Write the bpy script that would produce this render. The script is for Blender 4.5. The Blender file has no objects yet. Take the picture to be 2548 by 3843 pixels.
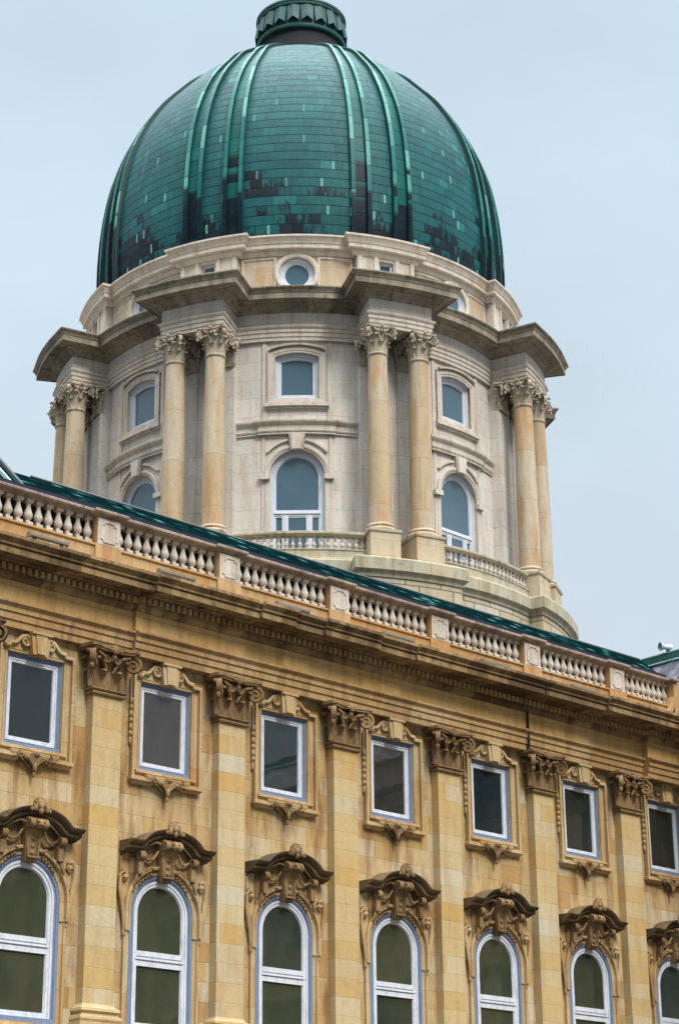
import bpy, bmesh, math, random
from mathutils import Vector, Matrix
R_=math.radians; PI=math.pi; sin=math.sin; cos=math.cos; sqrt=math.sqrt
random.seed(7)
scene=bpy.context.scene
C=scene.collection
GZ=-1.7                      # ground level; the eye is the origin (0,0,0)

# ------------------------------------------------------------------ camera
FPX,PITCH,ROLL,PSI=7692.4,R_(20.9082),R_(-.5058),R_(43.2628)
fw=Vector((sin(PSI)*cos(PITCH),cos(PSI)*cos(PITCH),sin(PITCH)))
rt=Vector((cos(PSI),-sin(PSI),0)); up=rt.cross(fw)
r2=rt*cos(ROLL)+up*sin(ROLL); u2=-rt*sin(ROLL)+up*cos(ROLL)
cd=bpy.data.cameras.new('camera'); cam=bpy.data.objects.new('camera',cd); C.objects.link(cam)
cam.matrix_world=Matrix(((r2.x,u2.x,-fw.x,0),(r2.y,u2.y,-fw.y,0),(r2.z,u2.z,-fw.z,0),(0,0,0,1)))
cd.sensor_fit='VERTICAL'; cd.sensor_height=36; cd.sensor_width=24; cd.lens=FPX/3843*36
cd.clip_start=.5; cd.clip_end=3000
scene.camera=cam

# ------------------------------------------------------------------ sky, sun, exposure
SUN_DIR=Vector((-.12,-.80,.82)).normalized()
sun_el=math.asin(SUN_DIR.z); sun_az=math.atan2(SUN_DIR.x,SUN_DIR.y)
w=bpy.data.worlds.new('World'); scene.world=w; w.use_nodes=True
nt=w.node_tree; nt.nodes.clear()
def WN(t,**k):
    n=nt.nodes.new(t)
    for a,b in k.items(): setattr(n,a,b)
    return n
out=WN('ShaderNodeOutputWorld'); bg=WN('ShaderNodeBackground'); bg.inputs[1].default_value=.1
nt.links.new(bg.outputs[0],out.inputs[0])
sky=WN('ShaderNodeTexSky',sky_type='NISHITA',sun_disc=False,sun_elevation=sun_el,sun_rotation=sun_az)
sky.dust_density=3.
tc=WN('ShaderNodeTexCoord'); sp=WN('ShaderNodeSeparateXYZ'); nt.links.new(tc.outputs['Generated'],sp.inputs[0])
mr=WN('ShaderNodeValToRGB')
cr=mr.color_ramp; cr.elements[0].position=0.; cr.elements[0].color=(.345,.40,.46,1)
cr.elements[1].position=1.; cr.elements[1].color=(4.0,4.1,4.2,1)
for p_,c_ in ((.30,(.332,.386,.432,1)),(.60,(.300,.374,.432,1)),(.72,(.85,.91,.97,1)),(.85,(2.6,2.7,2.8,1))):
    e=cr.elements.new(p_); e.color=c_
nt.links.new(sp.outputs[2],mr.inputs[0])
nz=WN('ShaderNodeTexNoise'); nz.inputs['Scale'].default_value=2.6; nz.inputs['Detail'].default_value=5; nz.inputs['Roughness'].default_value=.55
mp_=WN('ShaderNodeMapping'); mp_.inputs['Scale'].default_value=(1,1,2.2); nt.links.new(tc.outputs['Generated'],mp_.inputs[0]); nt.links.new(mp_.outputs[0],nz.inputs[0])
rr=WN('ShaderNodeMapRange'); rr.inputs[1].default_value=.35; rr.inputs[2].default_value=.7; rr.inputs[3].default_value=19.8; rr.inputs[4].default_value=23.4
nt.links.new(nz.outputs[0],rr.inputs[0])
vm=WN('ShaderNodeVectorMath',operation='SCALE'); nt.links.new(mr.outputs[0],vm.inputs[0]); nt.links.new(rr.outputs[0],vm.inputs['Scale'])
# low sky behind the camera dimmed by an added factor, cutting frontal fill
dt=WN('ShaderNodeVectorMath',operation='DOT_PRODUCT'); nt.links.new(tc.outputs['Generated'],dt.inputs[0]); dt.inputs[1].default_value=(sin(PSI),cos(PSI),0)
az=WN('ShaderNodeMapRange',interpolation_type='SMOOTHSTEP'); nt.links.new(dt.outputs['Value'],az.inputs[0])
for i_,v_ in enumerate((-.35,.45,.42,1.)): az.inputs[i_+1].default_value=v_
el=WN('ShaderNodeMapRange',interpolation_type='SMOOTHSTEP'); nt.links.new(sp.outputs[2],el.inputs[0])
for i_,v_ in enumerate((.45,.8,0.,1.)): el.inputs[i_+1].default_value=v_
mxf=WN('ShaderNodeMath',operation='MAXIMUM'); nt.links.new(az.outputs[0],mxf.inputs[0]); nt.links.new(el.outputs[0],mxf.inputs[1])
vm2=WN('ShaderNodeVectorMath',operation='SCALE'); nt.links.new(vm.outputs[0],vm2.inputs[0]); nt.links.new(mxf.outputs[0],vm2.inputs['Scale']); vm=vm2
mx=WN('ShaderNodeMix',data_type='RGBA'); mx.inputs[0].default_value=.94
nt.links.new(sky.outputs[0],mx.inputs[6]); nt.links.new(vm.outputs[0],mx.inputs[7]); nt.links.new(mx.outputs[2],bg.inputs[0])
sd=bpy.data.lights.new('sun','SUN'); sd.energy=2.2; sd.angle=R_(16); sd.color=(1,.96,.90)
so=bpy.data.objects.new('sun',sd); C.objects.link(so); so.rotation_euler=SUN_DIR.to_track_quat('Z','Y').to_euler()
vs=scene.view_settings; vs.view_transform='Standard'; vs.look='None'; vs.exposure=0; vs.gamma=1
scene.cycles.max_bounces=6; scene.cycles.diffuse_bounces=1; scene.cycles.sample_clamp_indirect=4

# ------------------------------------------------------------------ scene dimensions from the photograph
X0,D=33.9359,49.4912               # facade origin: centre of the first bay, facade plane
TX,TY=67.1008,74.1450; TA=-2.3063640114977764+R_(-1.2)   # tower axis, direction of its front bay

# ------------------------------------------------------------------ materials
class NB:
    def __init__(s,name):
        s.m=bpy.data.materials.new(name); s.m.use_nodes=True; s.t=s.m.node_tree; s.t.nodes.clear()
        o=s.n('ShaderNodeOutputMaterial'); s.b=s.n('ShaderNodeBsdfPrincipled'); s.l(s.b.outputs[0],o.inputs[0])
    def n(s,t,**k):
        x=s.t.nodes.new(t)
        for a,b in k.items(): setattr(x,a,b)
        return x
    def l(s,a,b): s.t.links.new(a,b)
    def put(s,i,v):
        if hasattr(v,'links'): s.l(v,i)
        else: i.default_value=(*v,1) if (i.type=='RGBA' and len(v)==3) else v
    def M(s,op,a,b=0,c=None):
        x=s.n('ShaderNodeMath',operation=op); s.put(x.inputs[0],a); s.put(x.inputs[1],b)
        if c is not None: s.put(x.inputs[2],c)
        return x.outputs[0]
    def mix(s,f,a,b,blend='MIX'):
        x=s.n('ShaderNodeMix',data_type='RGBA',blend_type=blend); s.put(x.inputs[0],f); s.put(x.inputs[6],a); s.put(x.inputs[7],b); return x.outputs[2]
    def noise(s,v,scale,detail=4,rough=.55):
        x=s.n('ShaderNodeTexNoise'); s.l(v,x.inputs['Vector']); x.inputs['Scale'].default_value=scale; x.inputs['Detail'].default_value=detail; x.inputs['Roughness'].default_value=rough; return x.outputs[0]
    def vec(s,x=0,y=0,z=0):
        c=s.n('ShaderNodeCombineXYZ'); s.put(c.inputs[0],x); s.put(c.inputs[1],y); s.put(c.inputs[2],z); return c.outputs[0]
    def scale(s,v,sc):
        x=s.n('ShaderNodeVectorMath',operation='MULTIPLY'); s.l(v,x.inputs[0]); x.inputs[1].default_value=sc; return x.outputs[0]
    def ramp(s,f,stops,interp='LINEAR'):
        x=s.n('ShaderNodeValToRGB'); s.l(f,x.inputs[0]); r=x.color_ramp; r.interpolation=interp
        while len(r.elements)<len(stops): r.elements.new(.5)
        for e,(p,c) in zip(r.elements,stops): e.position=p; e.color=(*c,1) if len(c)==3 else c
        return x.outputs[0]
    def range(s,v,a,b,c=0,d=1):
        x=s.n('ShaderNodeMapRange'); s.l(v,x.inputs[0])
        for i,q in enumerate((a,b,c,d)): x.inputs[i+1].default_value=q
        return x.outputs[0]
    def rand(s,a,b,k=0):
        x=s.n('ShaderNodeTexWhiteNoise',noise_dimensions='3D'); s.l(s.vec(a,b,k),x.inputs[0]); return x
    def bump(s,h,strength,dist,normal=None):
        x=s.n('ShaderNodeBump'); s.put(x.inputs['Height'],h); x.inputs['Strength'].default_value=strength; x.inputs['Distance'].default_value=dist
        if normal is not None: s.l(normal,x.inputs['Normal'])
        return x.outputs[0]
    def set(s,col=None,rough=None,normal=None,**k):
        if col is not None: s.put(s.b.inputs['Base Color'],col)
        if rough is not None: s.put(s.b.inputs['Roughness'],rough)
        if normal is not None: s.l(normal,s.b.inputs['Normal'])
        for a,v in k.items(): s.put(s.b.inputs[a],v)
        return s.m
def c3(r,g,b):                       # sRGB 0-255 -> linear
    f=lambda v:(v/255/12.92) if v/255<=.04045 else ((v/255+.055)/1.055)**2.4
    return (f(r),f(g),f(b))
def stone(name,pal,bw=.95,bh=.6,cyl=False,joint=.012,jointk=.45,blots=2.7,soot=(.055,.045,.035),sootamt=.3,streak=.25,grain=.10,rough=.85,warm=None,warmamt=0.,seed=0,bumpd=.012):
    b=NB(name); g=b.n('ShaderNodeNewGeometry'); pos=g.outputs['Position']
    s=b.n('ShaderNodeSeparateXYZ'); b.l(pos,s.inputs[0]); x,y,z=s.outputs
    if cyl:
        u=b.M('MULTIPLY',b.M('ARCTAN2',b.M('SUBTRACT',x,TX),b.M('SUBTRACT',TY,y)),12.)
    else: u=b.M('ADD',x,b.M('MULTIPLY',y,1.03))
    row=b.M('FLOOR',b.M('DIVIDE',z,bh))
    ro=b.rand(row,seed,3.3).outputs[0]
    cu=b.M('ADD',b.M('DIVIDE',u,bw),b.M('ADD',b.M('MULTIPLY',b.M('MODULO',row,2.),.5),b.M('MULTIPLY',ro,.3)))
    colm=b.M('FLOOR',cu)
    wn=b.rand(colm,row,seed)
    n=len(pal); col=b.ramp(wn.outputs[0],[(i/(n-1) if n>1 else 0,c) for i,c in enumerate(pal)])
    # large soft variation, grain, streaks of rain and soot
    big=b.noise(pos,.55,3); col=b.mix(b.range(big,.35,.7,0,.35),col,b.mix(.5,col,pal[0]))
    fine=b.noise(pos,9.,6,.65)
    col=b.mix(1.,col,b.mix(fine,(1-2*grain,)*3+(1,),(1+grain,)*3+(1,)),'MULTIPLY')
    if warm:
        wv=b.noise(b.scale(pos,(1.6,1.6,.28)),1.3,5,.6)
        col=b.mix(b.range(wv,.48,.66,0,warmamt),col,(*warm,1))
    st=b.noise(b.scale(pos,(2.2,2.2,.22)),1.6,6,.62); st2=b.noise(pos,.8,5,.6)
    m=b.M('MULTIPLY',b.range(st,.46,.74,0,1),b.range(st2,.36,.62,.15,1))
    col=b.mix(b.M('MULTIPLY',m,streak),col,(*soot,1))
    blot=b.noise(pos,blots,7,.68)
    col=b.mix(b.range(blot,.56,.72,0,sootamt),col,(*soot,1))
    fu=b.M('FRACT',cu); fz=b.M('FRACT',b.M('DIVIDE',z,bh))
    du=b.M('MULTIPLY',b.M('MINIMUM',fu,b.M('SUBTRACT',1.,fu)),bw); dz=b.M('MULTIPLY',b.M('MINIMUM',fz,b.M('SUBTRACT',1.,fz)),bh)
    dj=b.M('MINIMUM',du,dz)
    jm=b.range(dj,joint*.4,joint*1.2,1,0)
    col=b.mix(b.M('MULTIPLY',jm,jointk),col,(soot[0]*1.6,soot[1]*1.5,soot[2]*1.4,1))
    hh=b.M('ADD',b.M('MULTIPLY',fine,.5),b.M('SUBTRACT',b.M('MULTIPLY',blot,.6),b.M('MULTIPLY',jm,.8)))
    return b.set(col,rough,b.bump(hh,.5,bumpd),**{'Specular IOR Level':.25})
GOLD=[c3(204,170,112),c3(212,184,134),c3(190,148,92),c3(216,192,150),c3(208,190,158),c3(204,168,104),c3(218,202,172)]
GOLD2=[c3(212,172,108),c3(216,180,120),c3(206,164,100),c3(216,186,132)]
PALE=[c3(232,224,212),c3(226,218,208),c3(236,230,218),c3(222,213,204),c3(232,222,204)]
COLM=[c3(204,184,152),c3(208,194,170),c3(202,176,138),c3(208,196,174)]
M={}
M['wall']=stone('ashlar_sandstone',GOLD,1.05,.6,jointk=.28,warm=c3(146,102,58),warmamt=.75,streak=.5,sootamt=.22)
M['pilaster']=stone('pilaster_sandstone',[c3(210,186,138),c3(206,170,106),c3(210,198,170),c3(208,180,126),c3(212,194,156)],5.,.6,warm=c3(180,132,78),warmamt=.3,streak=.25,sootamt=.15,seed=2,joint=.009,jointk=.3)
M['frieze']=stone('frieze_sandstone',GOLD2,1.6,2.,warm=c3(164,116,66),warmamt=.5,streak=.4,sootamt=.2,joint=.008,seed=4)
M['mould']=stone('moulding_sandstone',[c3(192,152,102),c3(204,170,118),c3(176,138,92),c3(210,182,136)],1.2,5.,warm=c3(140,102,64),warmamt=.5,streak=.6,sootamt=.5,joint=.01,seed=5)
M['cornice']=stone('cornice_sandstone',[c3(138,110,76),c3(196,164,116),c3(92,76,54),c3(190,160,116),c3(120,98,68)],1.1,5.,soot=(.022,.018,.013),warm=c3(100,70,44),warmamt=.75,streak=.85,sootamt=.9,joint=.012,seed=6)  # dark tones and heavy soot partly stand in for shade under the mouldings
M['trim']=stone('window_trim_sandstone',[c3(206,174,122),c3(212,186,142),c3(196,160,106)],1.5,1.2,warm=c3(170,118,64),warmamt=.5,streak=.4,sootamt=.3,joint=.006,seed=7)
M['carved']=stone('carved_sandstone',[c3(166,134,94),c3(142,114,80),c3(182,150,108)],1.5,3.,soot=(.018,.014,.01),blots=6.,warm=c3(104,76,48),warmamt=.6,streak=.6,sootamt=1.,joint=.004,seed=8)  # strong soot blotches partly stand in for crevice shade
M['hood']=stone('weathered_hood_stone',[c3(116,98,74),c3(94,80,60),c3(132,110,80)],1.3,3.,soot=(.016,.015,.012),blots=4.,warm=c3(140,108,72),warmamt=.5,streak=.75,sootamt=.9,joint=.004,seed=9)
M['plinth']=stone('balustrade_base_stone',[c3(200,160,104),c3(194,150,98),c3(206,176,132)],1.6,3.,warm=c3(172,116,72),warmamt=.6,streak=.45,sootamt=.35,joint=.008,seed=10)
M['balus']=stone('baluster_stone',[c3(222,212,198),c3(212,200,186),c3(226,218,206)],.37,3.,soot=(.06,.055,.045),warm=c3(168,150,128),warmamt=.5,streak=.4,sootamt=.35,joint=.0,seed=11)
M['rail']=stone('handrail_stone',[c3(176,158,146),c3(150,136,128),c3(188,168,150)],1.4,3.,soot=(.03,.03,.028),warm=c3(110,94,84),warmamt=.5,streak=.75,sootamt=.7,joint=.012,seed=12)
M['dwall']=stone('drum_ashlar',PALE,1.3,.95,True,warm=c3(200,166,130),warmamt=.32,streak=.28,sootamt=.22,jointk=.4,seed=13)
M['dtrim']=stone('drum_trim_stone',[c3(226,217,202),c3(220,209,194),c3(230,220,206)],1.3,4.,True,warm=c3(190,152,110),warmamt=.4,streak=.4,sootamt=.3,joint=.008,seed=14)
M['dcorn']=stone('drum_cornice_stone',[c3(156,146,128),c3(182,168,146),c3(128,120,106)],1.2,5.,True,soot=(.03,.032,.026),warm=c3(120,108,90),warmamt=.6,streak=.8,sootamt=.85,joint=.012,seed=15)  # darkened stone and soot partly put crevice shade into the colour
M['dattic']=stone('attic_stone',[c3(210,190,164),c3(204,182,150),c3(214,202,182)],2.2,1.2,True,warm=c3(186,142,100),warmamt=.4,streak=.35,sootamt=.3,joint=.006,seed=16)
M['column']=stone('column_limestone',COLM,6.,2.6,True,warm=c3(190,144,90),warmamt=.7,streak=.3,sootamt=.2,joint=.014,jointk=.4,seed=17)
M['dcap']=stone('capital_stone',[c3(212,198,176),c3(202,188,164)],3.,3.,True,blots=6.,soot=(.02,.018,.014),warm=c3(150,130,104),warmamt=.5,streak=.4,sootamt=.8,joint=.0,seed=18)
M['dbase']=stone('base_ashlar',[c3(214,208,186),c3(206,196,172),c3(214,190,150),c3(220,212,194)],1.55,.62,True,joint=.03,jointk=.9,soot=(.06,.06,.045),warm=c3(170,160,130),warmamt=.4,streak=.35,sootamt=.25,seed=19)
M['dplat']=stone('mossy_platform_stone',[c3(200,190,166),c3(190,184,162),c3(204,188,156)],1.3,5.,True,soot=(.06,.06,.045),warm=c3(156,146,114),warmamt=.6,streak=.6,sootamt=.45,joint=.012,seed=20)
M['dped']=stone('pedestal_stone',[c3(212,198,172),c3(206,190,160),c3(216,206,184)],8.,.78,True,warm=c3(190,138,82),warmamt=.5,streak=.25,sootamt=.2,joint=.01,seed=21)

def paint(name,c,rough=.45,dirt=.25,dc=(.16,.18,.2)):
    b=NB(name); g=b.n('ShaderNodeNewGeometry'); p=g.outputs['Position']
    n=b.noise(b.scale(p,(3,3,1.2)),2.2,6,.65)
    return b.set(b.mix(b.range(n,.45,.75,0,dirt),(*c,1),(*dc,1)),rough,b.bump(n,.15,.01))
M['white']=paint('white_window_paint',c3(226,229,236),.45,.4)
M['blue']=paint('blue_grey_window_paint',c3(122,142,172),.5,.7)
M['dwhite']=paint('drum_window_paint',c3(222,226,234),.45,.15)
M['grey']=paint('grey_metal',c3(120,122,116),.4,.3)
M['darkmetal']=paint('dark_metal',c3(40,44,44),.5,.3)
def glass(name,c,ior,var=.5,tints=None):
    b=NB(name); g=b.n('ShaderNodeNewGeometry'); p=g.outputs['Position']
    n=b.noise(b.scale(p,(.5,.5,.5)),1.,2,.5); n2=b.noise(p,.7,2)
    col=b.mix(b.range(n,.3,.7,0,var),(*c,1),(c[0]*1.8,c[1]*1.6,c[2]*1.3,1))
    if tints:
        oi=b.n('ShaderNodeObjectInfo'); col=b.mix(.75,col,b.ramp(oi.outputs['Random'],[(k/(len(tints)-1),t) for k,t in enumerate(tints)]))  # pane tints paint in bluish and brownish reflections
        col=b.mix(1.,col,b.mix(b.noise(b.scale(p,(1.2,1.2,.7)),1.3,4,.6),(.6,.6,.6,1),(1.35,1.35,1.35,1)),'MULTIPLY')
    return b.set(col,.03,b.bump(n2,.12,.03),IOR=ior)
M['glass']=glass('dark_window_glass',(.014,.022,.024),1.85,.9,[(.012,.035,.055),(.012,.020,.020),(.075,.060,.052),(.014,.024,.024),(.03,.03,.02),(.012,.03,.04)])
M['glasslow']=glass('arched_window_glass',(.040,.052,.036),1.6,.6,[(.02,.045,.05),(.04,.052,.034),(.065,.07,.04),(.03,.042,.03),(.05,.055,.034)])
M['dglass']=glass('tower_window_glass',(.07,.135,.185),1.75,.35)

def copper(name,uv=False):
    b=NB(name)
    if uv:
        t=b.n('ShaderNodeUVMap'); s=b.n('ShaderNodeSeparateXYZ'); b.l(t.outputs[0],s.inputs[0]); u,v=s.outputs[0],s.outputs[1]
    else:
        g0=b.n('ShaderNodeNewGeometry'); s=b.n('ShaderNodeSeparateXYZ'); b.l(g0.outputs['Position'],s.inputs[0]); u=b.M('ADD',s.outputs[0],b.M('MULTIPLY',s.outputs[1],.4)); v=s.outputs[2]
    g=b.n('ShaderNodeNewGeometry'); pos=g.outputs['Position']
    h,wd=(.52,.60) if uv else (.14,.33)
    row=b.M('FLOOR',b.M('DIVIDE',v,h)); cu=b.M('ADD',b.M('DIVIDE',u,wd),b.M('MULTIPLY',b.M('MODULO',row,2.),.5)); cl=b.M('FLOOR',cu)
    r1=b.rand(cl,row,1.).outputs[0]; r2_=b.rand(cl,row,7.); r3=b.rand(row,2.,5.).outputs[0]
    col=b.ramp(r1,[(0,c3(20,76,80)),(.4,c3(22,82,86)),(.8,c3(25,88,91)),(.96,c3(29,96,98)),(1,c3(42,116,114))] if uv else [(0,c3(2,7,8)),(.5,c3(3,12,13)),(.82,c3(6,22,22)),(.93,c3(24,62,60)),(1,c3(80,126,120))])
    col=b.mix(b.M('MULTIPLY',b.range(r3,0,1,-.1,.25),1. if uv else .0),col,(*c3(18,72,76),1))
    bn=b.noise(pos,.35,4); col=b.mix(b.range(bn,.4,.68,0,.5 if uv else .04),col,(*c3(32,104,102),1))
    st=b.noise(b.scale(pos,(3,3,.5)),2.,5,.6); col=b.mix(b.range(st,.5,.75,0,.4),col,(*(c3(12,54,56) if uv else c3(4,14,15)),1))
    fu=b.M('FRACT',cu); fv=b.M('FRACT',b.M('DIVIDE',v,h))
    du=b.M('MULTIPLY',b.M('MINIMUM',fu,b.M('SUBTRACT',1.,fu)),wd); dv=b.M('MULTIPLY',fv,h)
    if uv:
        # weather-worn bare sheets: whole tiles, more of them low on the shell
        dn=b.noise(b.vec(b.M('MULTIPLY',cl,.17),b.M('MULTIPLY',row,.15),4.),1.,3,.6)
        th=b.M('ADD',b.M('MULTIPLY',b.M('SUBTRACT',dn,.5),2.0),b.M('ADD',b.M('MULTIPLY',r2_.outputs[0],.30),b.range(v,.4,9.,.54,-.70)))
        rag=b.noise(b.scale(pos,(4.5,4.5,1.1)),1.6,5,.65)
        th=b.M('ADD',th,b.M('MULTIPLY',b.M('SUBTRACT',rag,.5),.75))
        dm=b.range(th,.48,.56,0,1)
        col=b.mix(dm,col,b.mix(r1,(*c3(12,24,32),1),(*c3(22,42,50),1)))
        glint=b.M('MULTIPLY',b.range(b.rand(cl,row,11.).outputs[0],.93,.94,0,1),b.M('MULTIPLY',b.range(fu,.16,.24,1,0),b.range(v,4,11,1,0)))  # pale slivers paint glints onto tilted tile edges
        col=b.mix(b.M('MULTIPLY',glint,.75),col,(*c3(120,180,168),1))
    jm=b.M('MAXIMUM',b.range(dv,.02,.055,1,0),b.M('MULTIPLY',b.range(du,.008,.022,1,0),.22))
    col=b.mix(b.M('MULTIPLY',jm,.8),col,(*c3(10,40,44),1))
    tilt=b.M('MULTIPLY',b.M('SUBTRACT',r2_.outputs[0],.5),b.M('MULTIPLY',b.M('SUBTRACT',fu,.5),.5))
    hgt=b.M('ADD',b.M('SUBTRACT',b.M('MULTIPLY',b.M('SUBTRACT',1.,fv),.5),b.M('MULTIPLY',jm,.25)),b.M('ADD',tilt,b.M('MULTIPLY',st,.25)))
    return b.set(col,b.range(st,.3,.7,.48,.62) if uv else 1.,b.bump(hgt,.5,.06),**{'Specular IOR Level':.15 if uv else .0,'Metallic':0.})
M['copper']=copper('copper_sheet',True)
M['coproof']=copper('copper_shingle')
def copseg(name,stops,seg):
    b=NB(name); t=b.n('ShaderNodeUVMap'); s=b.n('ShaderNodeSeparateXYZ'); b.l(t.outputs[0],s.inputs[0]); u,v=s.outputs[0],s.outputs[1]
    oi=b.n('ShaderNodeObjectInfo'); g=b.n('ShaderNodeNewGeometry')
    row=b.M('FLOOR',b.M('DIVIDE',v,seg)); fv=b.M('FRACT',b.M('DIVIDE',v,seg))
    r=b.rand(row,b.M('MULTIPLY',oi.outputs['Random'],91.),u).outputs[0]
    dn=b.noise(b.vec(b.M('MULTIPLY',row,.35),b.M('MULTIPLY',oi.outputs['Random'],57.),u),1.,2)
    th=b.M('ADD',b.M('SUBTRACT',dn,.5),b.M('ADD',b.M('MULTIPLY',r,.3),b.range(v,0,9,.62,-.3)))
    col=b.ramp(r,stops)
    col=b.mix(b.range(th,.42,.45,0,1),col,(*c3(18,32,42),1))
    st=b.noise(g.outputs['Position'],2.,5,.6); col=b.mix(b.range(st,.5,.72,0,.35),col,(*c3(20,80,76),1))
    jm=b.range(b.M('MULTIPLY',fv,seg),.015,.045,1,0); col=b.mix(b.M('MULTIPLY',jm,.8),col,(*c3(10,36,40),1))
    return b.set(col,.4,b.bump(b.M('SUBTRACT',b.M('MULTIPLY',b.M('SUBTRACT',1.,fv),.3),b.M('MULTIPLY',jm,.4)),.5,.05),**{'Metallic':0.,'Specular IOR Level':.1})
M['rib']=copseg('copper_rib_sheet',[(0,c3(18,82,80)),(.5,c3(22,92,88)),(1,c3(28,102,96))],.9)
M['ribedge']=copseg('copper_rib_flashing',[(0,c3(26,96,94)),(.5,c3(50,128,122)),(1,c3(112,178,168))],1.5)
def plain(name,c,rough=.5,var=.3,metal=0.,sc=1.5,c2=None):
    b=NB(name); g=b.n('ShaderNodeNewGeometry'); n=b.noise(g.outputs['Position'],sc,6,.62)
    d=c2 or tuple(x*.35 for x in c)
    return b.set(b.mix(b.range(n,.4,.7,0,var),(*c,1),(*d,1)),rough,b.bump(n,.3,.02),Metallic=metal)
M['cop']=plain('green_copper',c3(38,92,88),.6,.7,0.,1.6,c3(12,42,44))
M['copdark']=plain('dark_copper',c3(26,58,58),.45,.6,.1,1.4,c3(12,28,32))
M['coplight']=plain('light_copper_flashing',c3(150,190,184),.45,.5,.1,1.2,c3(60,120,112))
M['lead']=plain('dark_lead_flashing',c3(44,46,54),.95,.6,0.,1.2,c3(20,24,28))
M['lead'].node_tree.nodes['Principled BSDF'].inputs['Specular IOR Level'].default_value=.05
M['void']=plain('dark_louvre',c3(22,26,28),.8,.5)
M['slate']=stone('slate_roof',[c3(124,124,136),c3(100,104,118),c3(150,150,160),c3(88,92,104)],.42,.3,soot=(.05,.06,.08),streak=.4,sootamt=.4,joint=.02,jointk=.6,seed=23,rough=.5)
M['ground']=stone('courtyard_paving',[c3(72,70,67),c3(64,62,60),c3(78,75,71)],.5,.5,streak=.2,sootamt=.4,seed=24)

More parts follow.
